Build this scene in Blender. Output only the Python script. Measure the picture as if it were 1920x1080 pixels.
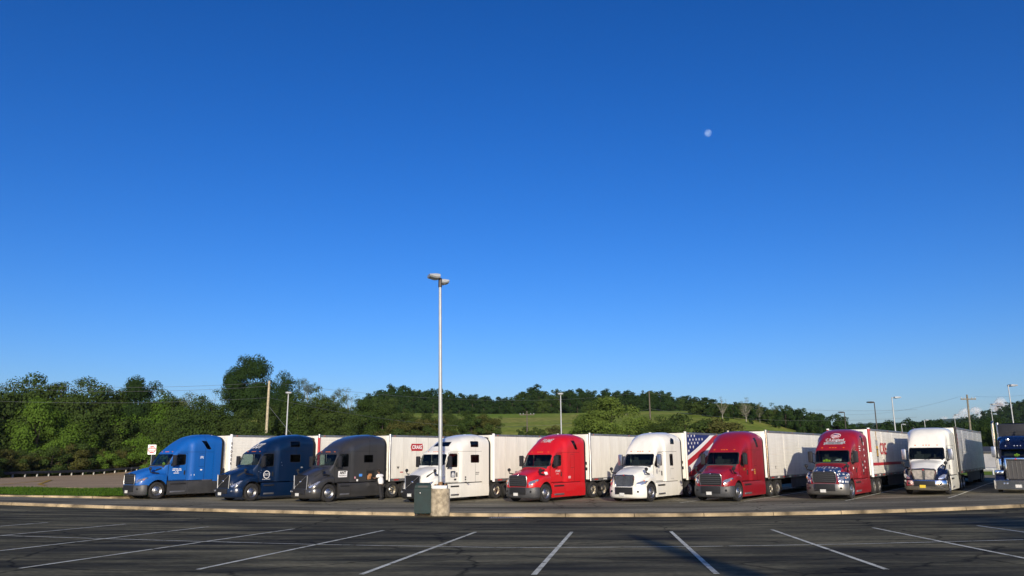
import bpy, bmesh, math, random
import numpy as np
from mathutils import Vector, Matrix
from mathutils.bvhtree import BVHTree

R = math.radians
random.seed(7)
RNG = np.random.default_rng(11)
scene = bpy.context.scene
for o in list(bpy.data.objects):
    bpy.data.objects.remove(o)

# ------------------------------------------------------------------ camera
CAM_F = 1464.0 / 1920.0            # focal length in image widths
PITCH, ROLL, EYE = R(12.1), R(0.4), Vector((0, 0, 1.6))
cam_data = bpy.data.cameras.new('camera')
cam_data.sensor_width = 36.0
cam_data.lens = 36.0 * CAM_F
cam_data.clip_start = 0.1
cam_data.clip_end = 30000
cam = bpy.data.objects.new('camera', cam_data)
scene.collection.objects.link(cam)
cam.matrix_world = (Matrix.Translation(EYE) @ Matrix.Rotation(R(90) + PITCH, 4, 'X')
                    @ Matrix.Rotation(-ROLL, 4, 'Z'))
scene.camera = cam

# ------------------------------------------------------------------ sky and sun
SUN_EL, SUN_AZ = R(15.5), R(4)     # azimuth: behind the camera, slightly to its right
world = bpy.data.worlds.new('World')
scene.world = world
world.use_nodes = True
wn = world.node_tree.nodes
wl = world.node_tree.links
wn.clear()
sky = wn.new('ShaderNodeTexSky')
sky.sky_type = 'NISHITA'
sky.sun_disc = False
sky.sun_elevation = SUN_EL
sky.sun_rotation = R(180) - SUN_AZ
sky.altitude = 300
sky.air_density = 1.0
sky.dust_density = 1.2
sky.ozone_density = 4.0
hsv = wn.new('ShaderNodeHueSaturation')
hsv.inputs['Saturation'].default_value = 1.25
gam = wn.new('ShaderNodeGamma')
gam.inputs['Gamma'].default_value = 1.2
wb = wn.new('ShaderNodeMix')                     # the camera's cool white balance
wb.data_type = 'RGBA'
wb.blend_type = 'MULTIPLY'
wb.inputs['Factor'].default_value = 1.0
wb.inputs['B'].default_value = (0.85, 0.80, 1.02, 1)
bg = wn.new('ShaderNodeBackground')
bg.inputs['Strength'].default_value = 0.103
wo = wn.new('ShaderNodeOutputWorld')
wl.new(sky.outputs[0], hsv.inputs['Color'])
wl.new(hsv.outputs[0], gam.inputs['Color'])
wl.new(gam.outputs[0], wb.inputs['A'])
wl.new(wb.outputs['Result'], bg.inputs['Color'])
wl.new(bg.outputs[0], wo.inputs['Surface'])

sun_data = bpy.data.lights.new('sun', 'SUN')
sun_data.energy = 5.0
sun_data.angle = R(0.5)
sun_data.color = (1.0, 0.89, 0.70)
sun = bpy.data.objects.new('sun', sun_data)
scene.collection.objects.link(sun)
to_sun = Vector((math.sin(SUN_AZ) * math.cos(SUN_EL), -math.cos(SUN_AZ) * math.cos(SUN_EL), math.sin(SUN_EL)))
sun.rotation_euler = to_sun.to_track_quat('Z', 'Y').to_euler()
sun.location = (0, -30, 60)

scene.view_settings.view_transform = 'Standard'
scene.view_settings.look = 'None'
scene.view_settings.gamma = 1.0
scene.view_settings.exposure = 0.0
scene.view_settings.use_curve_mapping = False
scene.render.engine = 'CYCLES'
scene.cycles.max_bounces = 8
scene.cycles.transparent_max_bounces = 12

# ------------------------------------------------------------------ helpers
COL = scene.collection

def link(o):
    COL.objects.link(o)
    return o

def finish(me, smooth=None):
    if smooth is not None:
        for p in me.polygons:
            p.use_smooth = True
        if smooth < 179:
            me.set_sharp_from_angle(angle=R(smooth))
    return me

def obj(name, data, mats, parent=None, smooth=None, loc=None, rot=None):
    """data: bmesh or mesh -> one linked mesh object"""
    if isinstance(data, bmesh.types.BMesh):
        me = bpy.data.meshes.new(name)
        data.to_mesh(me)
        data.free()
    else:
        me = data
    if mats is not None:
        me.materials.clear()
        for m in (mats if isinstance(mats, (list, tuple)) else [mats]):
            me.materials.append(m)
    finish(me, smooth)
    o = bpy.data.objects.new(name, me)
    link(o)
    if parent is not None:
        o.parent = parent
    if loc is not None:
        o.location = loc
    if rot is not None:
        o.rotation_euler = rot
    return o

def thing(name, label, cat, loc=(0, 0, 0), rz=0.0, group=None):
    o = bpy.data.objects.new(name, None)
    o.empty_display_size = 0.3
    link(o)
    o.location = loc
    o.rotation_euler = (0, 0, rz)
    tag(o, label, cat, group)
    return o

def tag(o, label, cat, group=None):
    o['label'] = label
    o['category'] = cat
    if group:
        o['group'] = group
    return o

def kind(o, k):
    o['kind'] = k
    return o

def copy_tree(o, parent=None):
    c = o.copy()
    link(c)
    c.parent = parent
    for ch in list(o.children):
        copy_tree(ch, c)
    return c

# ---- bmesh primitives
def add_box(bm, x0, x1, y0, y1, z0, z1, mi=0, bevel=0.0):
    vs = [bm.verts.new((x, y, z)) for x in (x0, x1) for y in (y0, y1) for z in (z0, z1)]
    idx = [(0, 1, 3, 2), (4, 6, 7, 5), (0, 4, 5, 1), (2, 3, 7, 6), (0, 2, 6, 4), (1, 5, 7, 3)]
    fs = [bm.faces.new([vs[i] for i in f]) for f in idx]
    for f in fs:
        f.material_index = mi
    if bevel > 0:
        es = set(e for f in fs for e in f.edges)
        r = bmesh.ops.bevel(bm, geom=list(es), offset=bevel, segments=2, affect='EDGES', profile=0.6)
        for f in r['faces']:
            f.material_index = mi
    return fs

def box(name, x0, x1, y0, y1, z0, z1, mat, parent=None, bevel=0.0):
    bm = bmesh.new()
    add_box(bm, x0, x1, y0, y1, z0, z1, 0, bevel)
    return obj(name, bm, mat, parent, 40 if bevel else None)

def add_tube(bm, pts, radii, n=8, mi=0, cap=True):
    pts = [Vector(p) for p in pts]
    if not isinstance(radii, (list, tuple)):
        radii = [radii] * len(pts)
    rings = []
    for i, p in enumerate(pts):
        d = (pts[min(i + 1, len(pts) - 1)] - pts[max(i - 1, 0)])
        d.normalize()
        up = Vector((0, 0, 1)) if abs(d.z) < 0.9 else Vector((1, 0, 0))
        u = d.cross(up).normalized()
        v = d.cross(u)
        rings.append([bm.verts.new(p + (u * math.cos(2 * math.pi * k / n) + v * math.sin(2 * math.pi * k / n)) * radii[i]) for k in range(n)])
    for a, b in zip(rings, rings[1:]):
        for k in range(n):
            f = bm.faces.new((a[k], a[(k + 1) % n], b[(k + 1) % n], b[k]))
            f.material_index = mi
    if cap:
        for r in (rings[0], rings[-1]):
            try:
                f = bm.faces.new(r)
                f.material_index = mi
            except ValueError:
                pass
    return rings

def tube(name, pts, r, mat, parent=None, n=8):
    bm = bmesh.new()
    add_tube(bm, pts, r, n)
    return obj(name, bm, mat, parent, 50)

def add_lathe(bm, prof, n=24, axis='y', mi=0, centre=(0, 0, 0), mis=None):
    """prof: (radius, height along axis)"""
    c = Vector(centre)
    rings = []
    for r, h in prof:
        ring = []
        for k in range(n):
            a = 2 * math.pi * k / n
            if axis == 'y':
                p = Vector((r * math.cos(a), h, r * math.sin(a)))
            elif axis == 'x':
                p = Vector((h, r * math.cos(a), r * math.sin(a)))
            else:
                p = Vector((r * math.cos(a), r * math.sin(a), h))
            ring.append(bm.verts.new(c + p))
        rings.append(ring)
    for i, (a, b) in enumerate(zip(rings, rings[1:])):
        for k in range(n):
            f = bm.faces.new((a[k], a[(k + 1) % n], b[(k + 1) % n], b[k]))
            f.material_index = mis[i] if mis else mi
    return rings

def add_prism(bm, poly, axis, lo, hi, mi=0):
    """poly of 2-D points extruded along axis ('x': (y,z), 'y': (x,z), 'z': (x,y))"""
    def P(a, b, h):
        return (h, a, b) if axis == 'x' else (a, h, b) if axis == 'y' else (a, b, h)
    A = [bm.verts.new(P(a, b, lo)) for a, b in poly]
    B = [bm.verts.new(P(a, b, hi)) for a, b in poly]
    fs = [bm.faces.new(A[::-1]), bm.faces.new(B)]
    n = len(poly)
    for i in range(n):
        fs.append(bm.faces.new((A[i], A[(i + 1) % n], B[(i + 1) % n], B[i])))
    for f in fs:
        f.material_index = mi
    bmesh.ops.recalc_face_normals(bm, faces=fs)
    return fs

def prism(name, poly, axis, lo, hi, mat, parent=None, smooth=None):
    bm = bmesh.new()
    add_prism(bm, poly, axis, lo, hi)
    return obj(name, bm, mat, parent, smooth)

def round_rect(w0, w1, h0, h1, r, n=3):
    pts = []
    for cx, cy, a0 in ((w1 - r, h0 + r, -90), (w1 - r, h1 - r, 0), (w0 + r, h1 - r, 90), (w0 + r, h0 + r, 180)):
        for k in range(n + 1):
            a = R(a0 + 90 * k / n)
            pts.append((cx + r * math.cos(a), cy + r * math.sin(a)))
    return pts

def pchip(xs, ys, q):
    xs, ys, q = np.array(xs, float), np.array(ys, float), np.asarray(q, float)
    h = np.diff(xs)
    d = np.diff(ys) / h
    m = np.zeros_like(ys)
    if len(xs) > 2:
        for i in range(1, len(xs) - 1):
            if d[i - 1] * d[i] > 0:
                w1, w2 = 2 * h[i] + h[i - 1], h[i] + 2 * h[i - 1]
                m[i] = (w1 + w2) / (w1 / d[i - 1] + w2 / d[i])
    m[0], m[-1] = d[0], d[-1]
    k = np.clip(np.searchsorted(xs, q, side='right') - 1, 0, len(xs) - 2)
    t = np.clip((q - xs[k]) / h[k], 0, 1)
    return ((2 * t**3 - 3 * t**2 + 1) * ys[k] + (t**3 - 2 * t**2 + t) * h[k] * m[k]
            + (-2 * t**3 + 3 * t**2) * ys[k + 1] + (t**3 - t**2) * h[k] * m[k + 1])

def keys(tbl, q):
    return pchip([t[0] for t in tbl], [t[1] for t in tbl], q)

def grid_faces(bm, P, mi=0):
    V = [[bm.verts.new(p) for p in row] for row in P]
    for a, b in zip(V, V[1:]):
        for i in range(len(a) - 1):
            f = bm.faces.new((a[i], a[i + 1], b[i + 1], b[i]))
            f.material_index = mi
    return V

# ---- cutting panels out of a surface
AX = {'xz': (0, 2), 'yz': (1, 2), 'xy': (0, 1)}

def inside(poly, p):
    s = 0
    for (ax, ay), (bx, by) in zip(poly, poly[1:] + poly[:1]):
        c = (bx - ax) * (p[1] - ay) - (by - ay) * (p[0] - ax)
        if abs(c) < 1e-12:
            continue
        if s == 0:
            s = 1 if c > 0 else -1
        elif (c > 0) != (s > 0):
            return False
    return True

def region(bm, poly, plane, sel):
    """cut the surface along a convex outline and return the faces inside it"""
    i, j = AX[plane]
    lo = (min(p[0] for p in poly) - 1e-4, min(p[1] for p in poly) - 1e-4)
    hi = (max(p[0] for p in poly) + 1e-4, max(p[1] for p in poly) + 1e-4)
    def near(f):
        a = [v.co[i] for v in f.verts]
        b = [v.co[j] for v in f.verts]
        return max(a) > lo[0] and min(a) < hi[0] and max(b) > lo[1] and min(b) < hi[1] and sel(f)
    for (a, b) in zip(poly, poly[1:] + poly[:1]):
        fs = [f for f in bm.faces if near(f)]
        if not fs:
            return []
        co = Vector((0, 0, 0))
        no = Vector((0, 0, 0))
        co[i], co[j] = a
        no[i], no[j] = b[1] - a[1], -(b[0] - a[0])
        if no.length < 1e-9:
            continue
        geom = list(set(v for f in fs for v in f.verts)) + list(set(e for f in fs for e in f.edges)) + fs
        bmesh.ops.bisect_plane(bm, geom=geom, dist=1e-5, plane_co=co, plane_no=no.normalized())
    bm.normal_update()
    res = []
    for f in bm.faces:
        c = f.calc_center_median()
        if lo[0] < c[i] < hi[0] and lo[1] < c[j] < hi[1] and sel(f) and inside(poly, (c[i], c[j])):
            res.append(f)
    return res

def lift(bm, faces, off=0.0):
    """take faces out of bm into a bmesh of their own, moved along the normal by off"""
    nb = bmesh.new()
    if faces:
        bm.normal_update()
        mp = {}
        for f in faces:
            for v in f.verts:
                if v not in mp:
                    n = Vector((0, 0, 0))
                    for g in v.link_faces:
                        n += g.normal
                    n.normalize()
                    mp[v] = nb.verts.new(v.co + n * off)
        for f in faces:
            try:
                nb.faces.new([mp[v] for v in f.verts])
            except ValueError:
                pass
        bmesh.ops.delete(bm, geom=faces, context='FACES')
    return nb

def ngrow(poly, m):
    cx = sum(p[0] for p in poly) / len(poly)
    cy = sum(p[1] for p in poly) / len(poly)
    out = []
    for x, y in poly:
        d = math.hypot(x - cx, y - cy)
        out.append((x + (x - cx) / d * m, y + (y - cy) / d * m))
    return out

def text_mesh(body, size, shear=0.0, extrude=0.002, spacing=1.0, bold=0.0, align='CENTER'):
    cu = bpy.data.curves.new('lettering', 'FONT')
    cu.body = body
    cu.size = size
    cu.shear = shear
    cu.extrude = extrude
    cu.space_character = spacing
    cu.offset = bold
    cu.align_x = align
    cu.align_y = 'CENTER'
    cu.resolution_u = 3
    o = bpy.data.objects.new('lettering', cu)
    link(o)
    dg = bpy.context.evaluated_depsgraph_get()
    dg.update()
    me = bpy.data.meshes.new_from_object(o.evaluated_get(dg))
    bpy.data.objects.remove(o)
    return me

M_SIDE = Matrix(((1, 0, 0, 0), (0, 0, -1, 0), (0, 1, 0, 0), (0, 0, 0, 1)))     # faces the driver's side (-y)
M_FRONT = Matrix(((0, 0, -1, 0), (-1, 0, 0, 0), (0, 1, 0, 0), (0, 0, 0, 1)))   # faces forward (-x)

def decal(name, me, mat, parent, where, pos, bvh=None, off=0.006):
    me = me.copy()
    M = Matrix.Translation(pos) @ (M_SIDE if where == 'side' else M_FRONT)
    me.transform(M)
    if bvh is not None:
        d = Vector((0, 1, 0)) if where == 'side' else Vector((1, 0, 0))
        for v in me.vertices:
            o = v.co - d * 3
            h = bvh.ray_cast(o, d, 8)
            if h[0] is not None:
                v.co = h[0] - d * off
    return obj(name, me, mat, parent)

def poly_mesh(polys):
    bm = bmesh.new()
    for p in polys:
        bm.faces.new([bm.verts.new((x, y, 0)) for x, y in p])
    me = bpy.data.meshes.new('print')
    bm.to_mesh(me)
    bm.free()
    return me

def star(cx, cy, r, rot=0.0):
    return [(cx + (r if k % 2 == 0 else r * 0.42) * math.sin(R(36 * k) + rot), cy + (r if k % 2 == 0 else r * 0.42) * math.cos(R(36 * k) + rot)) for k in range(10)]

# ------------------------------------------------------------------ materials
MATS = {}

def nodes_of(name):
    m = bpy.data.materials.new(name)
    m.use_nodes = True
    nt = m.node_tree
    b = nt.nodes['Principled BSDF']
    return m, nt, b

def simple(name, col, rough=0.5, metal=0.0, coat=0.0, var=0.0, vscale=3.0, bump=0.0, bscale=40.0, spec=0.5):
    if name in MATS:
        return MATS[name]
    m, nt, b = nodes_of(name)
    b.inputs['Base Color'].default_value = (*col, 1)
    b.inputs['Roughness'].default_value = rough
    b.inputs['Metallic'].default_value = metal
    b.inputs['Coat Weight'].default_value = coat
    b.inputs['Coat Roughness'].default_value = 0.08
    b.inputs['Specular IOR Level'].default_value = spec
    if var > 0 or bump > 0:
        tc = nt.nodes.new('ShaderNodeTexCoord')
    if var > 0:
        n = nt.nodes.new('ShaderNodeTexNoise')
        n.inputs['Scale'].default_value = vscale
        n.inputs['Detail'].default_value = 6
        r = nt.nodes.new('ShaderNodeMapRange')
        r.inputs['From Min'].default_value = 0.3
        r.inputs['From Max'].default_value = 0.7
        r.inputs['To Min'].default_value = 1 - var
        r.inputs['To Max'].default_value = 1 + var * 0.4
        mx = nt.nodes.new('ShaderNodeVectorMath')
        mx.operation = 'SCALE'
        mx.inputs[0].default_value = col
        nt.links.new(tc.outputs['Object'], n.inputs['Vector'])
        nt.links.new(n.outputs['Fac'], r.inputs['Value'])
        nt.links.new(r.outputs[0], mx.inputs['Scale'])
        nt.links.new(mx.outputs[0], b.inputs['Base Color'])
    if bump > 0:
        n2 = nt.nodes.new('ShaderNodeTexNoise')
        n2.inputs['Scale'].default_value = bscale
        n2.inputs['Detail'].default_value = 4
        bp = nt.nodes.new('ShaderNodeBump')
        bp.inputs['Strength'].default_value = bump
        bp.inputs['Distance'].default_value = 0.05
        nt.links.new(tc.outputs['Object'], n2.inputs['Vector'])
        nt.links.new(n2.outputs['Fac'], bp.inputs['Height'])
        nt.links.new(bp.outputs[0], b.inputs['Normal'])
    MATS[name] = m
    return m

def paint(name, col, rough=0.42, coat=0.45, dirt=0.5):
    """vehicle paint with road film: uneven grime in streaks and specks"""
    if name in MATS:
        return MATS[name]
    m, nt, b = nodes_of(name)
    tc = nt.nodes.new('ShaderNodeTexCoord')
    n = nt.nodes.new('ShaderNodeTexNoise')
    n.inputs['Scale'].default_value = 1.7
    n.inputs['Detail'].default_value = 8
    n.inputs['Roughness'].default_value = 0.65
    mp = nt.nodes.new('ShaderNodeMapping')
    mp.inputs['Scale'].default_value = (1.6, 1.6, 0.22)
    nt.links.new(tc.outputs['Object'], mp.inputs[0])
    nt.links.new(mp.outputs[0], n.inputs['Vector'])
    r = nt.nodes.new('ShaderNodeMapRange')
    r.inputs['From Min'].default_value = 0.35
    r.inputs['From Max'].default_value = 0.75
    nt.links.new(n.outputs['Fac'], r.inputs['Value'])
    mu = nt.nodes.new('ShaderNodeMath')
    mu.operation = 'MULTIPLY'
    mu.inputs[0].default_value = 0.42
    nt.links.new(r.outputs[0], mu.inputs[1])
    mu2 = nt.nodes.new('ShaderNodeMath')
    mu2.operation = 'MULTIPLY'
    mu2.inputs[1].default_value = dirt
    nt.links.new(mu.outputs[0], mu2.inputs[0])
    mix = nt.nodes.new('ShaderNodeMix')
    mix.data_type = 'RGBA'
    mix.inputs['A'].default_value = (*col, 1)
    mix.inputs['B'].default_value = (0.20, 0.16, 0.12, 1)
    nt.links.new(mu2.outputs[0], mix.inputs['Factor'])
    nt.links.new(mix.outputs['Result'], b.inputs['Base Color'])
    b.inputs['Roughness'].default_value = rough
    b.inputs['Coat Weight'].default_value = coat
    b.inputs['Coat Roughness'].default_value = 0.12
    MATS[name] = m
    return m

def glass(name, tint, dark=0.0):
    m = bpy.data.materials.new(name)
    m.use_nodes = True
    nt = m.node_tree
    nt.nodes.clear()
    tr = nt.nodes.new('ShaderNodeBsdfTransparent')
    tr.inputs[0].default_value = (*tint, 1)
    gl = nt.nodes.new('ShaderNodeBsdfGlossy')
    gl.inputs['Roughness'].default_value = 0.03
    gl.inputs['Color'].default_value = (0.9, 0.95, 1, 1)
    fr = nt.nodes.new('ShaderNodeFresnel')
    fr.inputs['IOR'].default_value = 1.45
    mx = nt.nodes.new('ShaderNodeMixShader')
    out = nt.nodes.new('ShaderNodeOutputMaterial')
    nt.links.new(fr.outputs[0], mx.inputs[0])
    nt.links.new(tr.outputs[0], mx.inputs[1])
    nt.links.new(gl.outputs[0], mx.inputs[2])
    nt.links.new(mx.outputs[0], out.inputs[0])
    MATS[name] = m
    return m

GLASS = glass('windscreen_glass', (0.50, 0.60, 0.57))
GLASS_DARK = glass('tinted_glass', (0.05, 0.06, 0.07))
RUBBER = simple('tyre_rubber', (0.022, 0.021, 0.021), 0.85, var=0.4, vscale=6)
BLACK = simple('black_plastic', (0.018, 0.018, 0.02), 0.55, var=0.2)
SEAL = simple('black_seal', (0.012, 0.012, 0.013), 0.6)
GREYP = simple('grey_bumper_plastic', (0.055, 0.056, 0.060), 0.5, var=0.3, vscale=2.5)
SKIRT = simple('dark_skirt_plastic', (0.045, 0.046, 0.05), 0.55, var=0.3, vscale=2)
CHROME = simple('chrome', (0.82, 0.82, 0.82), 0.12, 1.0)
ALU = simple('brushed_aluminium', (0.62, 0.62, 0.62), 0.36, 1.0, var=0.25, vscale=5)
ALUD = simple('dull_aluminium', (0.42, 0.42, 0.43), 0.5, 0.9, var=0.3, vscale=3)
FRAME = simple('chassis_black', (0.02, 0.02, 0.022), 0.6, var=0.4)
INTERIOR = simple('cab_interior', (0.03, 0.032, 0.036), 0.8)
SEAT = simple('seat_cloth', (0.05, 0.05, 0.055), 0.9)
ORANGE = simple('marker_lens', (0.7, 0.16, 0.02), 0.25)
REDL = simple('red_lens', (0.55, 0.02, 0.02), 0.3)
WHITE_PRINT = simple('white_print', (0.82, 0.82, 0.82), 0.5)
BLACK_PRINT = simple('black_print', (0.02, 0.02, 0.025), 0.5)
RED_PRINT = simple('red_print', (0.42, 0.02, 0.03), 0.5)
BLUE_PRINT = simple('blue_print', (0.015, 0.025, 0.13), 0.5)
GREY_PRINT = simple('grey_print', (0.32, 0.32, 0.34), 0.5)
GOLD_PRINT = simple('gold_print', (0.55, 0.33, 0.06), 0.5)
PLATE = simple('number_plate', (0.72, 0.72, 0.68), 0.45, var=0.35, vscale=25)
PLATE_Y = simple('yellow_plate', (0.75, 0.55, 0.05), 0.45, var=0.3, vscale=25)
HIVIS = simple('hi_vis_cloth', (0.62, 0.85, 0.05), 0.8)
LAMP = simple('headlamp_glass', (0.75, 0.77, 0.8), 0.12, 0.75, coat=1.0, var=0.5, vscale=14)
# ------------------------------------------------------------------ wheels (mesh data shared by every vehicle)
def tyre_mesh(w=0.27, r=0.52):
    bm = bmesh.new()
    h = w / 2
    prof = [(0.30, -h * 0.8), (0.36, -h), (0.45, -h * 1.04), (0.495, -h * 0.95), (r, -h * 0.72), (r, -h * 0.25), (r - 0.012, -h * 0.22), (r - 0.012, -h * 0.12), (r, -h * 0.1),
            (r, h * 0.1), (r - 0.012, h * 0.12), (r - 0.012, h * 0.22), (r, h * 0.25), (r, h * 0.72), (0.495, h * 0.95), (0.45, h * 1.04), (0.36, h), (0.30, h * 0.8)]
    add_lathe(bm, prof, 32)
    me = bpy.data.meshes.new('tyre')
    bm.to_mesh(me)
    bm.free()
    return me

def rim_mesh(front=True):
    """outer face towards -y; slot 0 metal, slot 1 dark openings"""
    bm = bmesh.new()
    if front:
        prof = [(0.305, 0.10), (0.305, -0.115), (0.295, -0.125), (0.275, -0.11), (0.262, -0.06), (0.22, -0.075), (0.165, -0.105), (0.15, -0.115), (0.13, -0.115), (0.11, -0.10), (0.10, -0.15), (0.06, -0.165), (0.0, -0.165)]
        zh = -0.072
    else:
        prof = [(0.305, 0.10), (0.305, -0.12), (0.295, -0.13), (0.27, -0.12), (0.25, 0.02), (0.20, 0.03), (0.165, 0.02), (0.15, 0.0), (0.13, 0.0), (0.115, -0.01), (0.105, -0.11), (0.07, -0.125), (0.0, -0.125)]
        zh = 0.022
    add_lathe(bm, prof, 30)
    for k in range(10):                                   # hand holes
        a = 2 * math.pi * k / 10
        c = Vector((0.213 * math.cos(a), zh - 0.008, 0.213 * math.sin(a)))
        vs = [bm.verts.new(c + Vector((0.03 * math.cos(2 * math.pi * j / 8), 0, 0.03 * math.sin(2 * math.pi * j / 8)))) for j in range(8)]
        f = bm.faces.new(vs)
        f.material_index = 1
        a += math.pi / 10
        c = Vector((0.14 * math.cos(a), (-0.12 if front else -0.008), 0.14 * math.sin(a)))
        add_lathe(bm, [(0.016, 0.0), (0.014, -0.02), (0.0, -0.02)], 6, centre=c)
    me = bpy.data.meshes.new('rim')
    bm.to_mesh(me)
    bm.free()
    return me

TYRE = tyre_mesh()
finish(TYRE, 40)
TYRE.materials.append(RUBBER)
RIM_F, RIM_R = rim_mesh(True), rim_mesh(False)
RIM_DULL = RIM_R.copy()
for me, mt in ((RIM_F, ALU), (RIM_R, simple('polished_rim', (0.78, 0.75, 0.68), 0.28, 1.0, var=0.3, vscale=8)), (RIM_DULL, simple('white_painted_rim', (0.45, 0.44, 0.42), 0.5, var=0.4, vscale=8))):
    finish(me, 35)
    me.materials.append(mt)
    me.materials.append(SEAL)

def wheel(parent, x, y, front=True, out=-1, rim=None):
    w = bpy.data.objects.new('wheel', TYRE)
    link(w)
    w.parent = parent
    w.location = (x, y, 0.52)
    w.rotation_euler = (0, random.uniform(0, 1), 0 if out < 0 else math.pi)
    r = bpy.data.objects.new('rim', rim or (RIM_F if front else RIM_R))
    link(r)
    r.parent = w
    return w

def dual(parent, x, rim=None):
    for s in (-1, 1):
        wheel(parent, x, s * 1.08, False, s, rim)
        wheel(parent, x, s * 0.75, False, s, rim)

# ------------------------------------------------------------------ tractor
CASC = dict(
    xa=1.28, end=5.03, ext=5.58, zb=1.10, ze=3.90,
    zt=[(1.58, 1.90), (1.72, 2.02), (1.85, 2.18), (2.28, 2.76), (2.36, 2.86), (2.6, 3.13), (2.9, 3.43), (3.3, 3.71), (3.8, 3.92), (4.4, 4.03), (5.03, 4.05)],
    hw=[(1.58, 0.90), (1.9, 0.98), (2.3, 1.03), (3.3, 1.08), (3.42, 1.10), (3.55, 1.20), (5.03, 1.21)],
    zs=[(1.58, 1.62), (1.9, 1.90), (2.3, 2.50), (2.6, 2.72), (3.3, 2.92), (4.0, 3.28), (5.03, 3.45)],
    ex=[(1.58, 4.2), (2.3, 4.2), (2.8, 2.9), (5.03, 2.7)],
    wind=[(-0.90, 2.06), (0.90, 2.06), (0.97, 2.12), (0.93, 2.66), (0.85, 2.74), (-0.85, 2.74), (-0.93, 2.66), (-0.97, 2.12)],
    door=[(2.02, 1.14), (3.22, 1.14), (3.22, 2.74), (3.16, 2.80), (2.62, 2.80), (2.02, 2.02)],
    win=[(2.20, 2.02), (3.04, 2.10), (3.10, 2.18), (3.10, 2.66), (3.04, 2.72), (2.62, 2.72), (2.54, 2.66), (2.18, 2.12)],
    hood=dict(x=[0.10, 1.86],
        zc=[(0.10, 1.60), (0.3, 1.68), (0.8, 1.82), (1.3, 1.93), (1.86, 2.03)],
        hw=[(0.10, 0.66), (0.5, 0.72), (1.2, 0.84), (1.86, 0.95)],
        zh=[(0.10, 1.50), (0.4, 1.56), (1.2, 1.76), (1.86, 1.88)],
        fw=[(0.10, 0.78), (0.22, 0.96), (0.4, 1.08), (0.7, 1.17), (1.1, 1.21), (1.86, 1.17)],
        zf=[(0.10, 1.05), (0.3, 1.20), (0.6, 1.38), (1.1, 1.52), (1.5, 1.52), (1.86, 1.45)],
        zb=0.86),
    bump_col=None, bump=(0.26, 0.90), grille='bars')

VOLVO = dict(
    xa=1.35, end=5.15, ext=5.85, zb=1.12, ze=4.0,
    zt=[(1.52, 1.98), (1.62, 2.10), (1.72, 2.22), (2.02, 2.80), (2.06, 2.88), (2.16, 2.98), (2.4, 3.16), (2.62, 3.36), (2.95, 3.58), (3.4, 3.78), (4.0, 3.95), (4.6, 4.04), (5.15, 4.07)],
    hw=[(1.52, 0.94), (1.75, 1.01), (2.1, 1.07), (2.9, 1.10), (3.02, 1.12), (3.12, 1.21), (5.15, 1.23)],
    zs=[(1.52, 1.70), (1.75, 2.02), (2.05, 2.62), (2.4, 2.74), (3.2, 2.94), (4.0, 3.26), (5.15, 3.40)],
    ex=[(1.52, 4.5), (2.1, 4.5), (2.5, 2.9), (5.15, 2.7)],
    wind=[(-0.92, 2.16), (0.92, 2.16), (0.99, 2.22), (0.97, 2.72), (0.90, 2.80), (-0.90, 2.80), (-0.97, 2.72), (-0.99, 2.22)],
    door=[(1.86, 1.16), (2.98, 1.16), (2.98, 2.82), (2.92, 2.88), (2.16, 2.88), (1.86, 2.2)],
    win=[(1.94, 2.06), (2.82, 2.06), (2.88, 2.12), (2.88, 2.76), (2.82, 2.82), (2.24, 2.82), (2.18, 2.78), (1.94, 2.16)],
    hood=dict(x=[0.16, 1.72],
        zc=[(0.16, 1.62), (0.4, 1.72), (0.9, 1.90), (1.4, 2.05), (1.72, 2.12)],
        hw=[(0.16, 0.62), (0.5, 0.66), (1.1, 0.80), (1.72, 0.94)],
        zh=[(0.16, 1.52), (0.5, 1.60), (1.1, 1.82), (1.72, 1.98)],
        fw=[(0.16, 0.74), (0.28, 0.94), (0.45, 1.07), (0.7, 1.15), (1.1, 1.20), (1.72, 1.18)],
        zf=[(0.16, 0.92), (0.4, 1.08), (0.7, 1.30), (1.1, 1.46), (1.5, 1.48), (1.72, 1.46)],
        zb=0.80),
    bump=(0.25, 0.82), grille='volvo')

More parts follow.
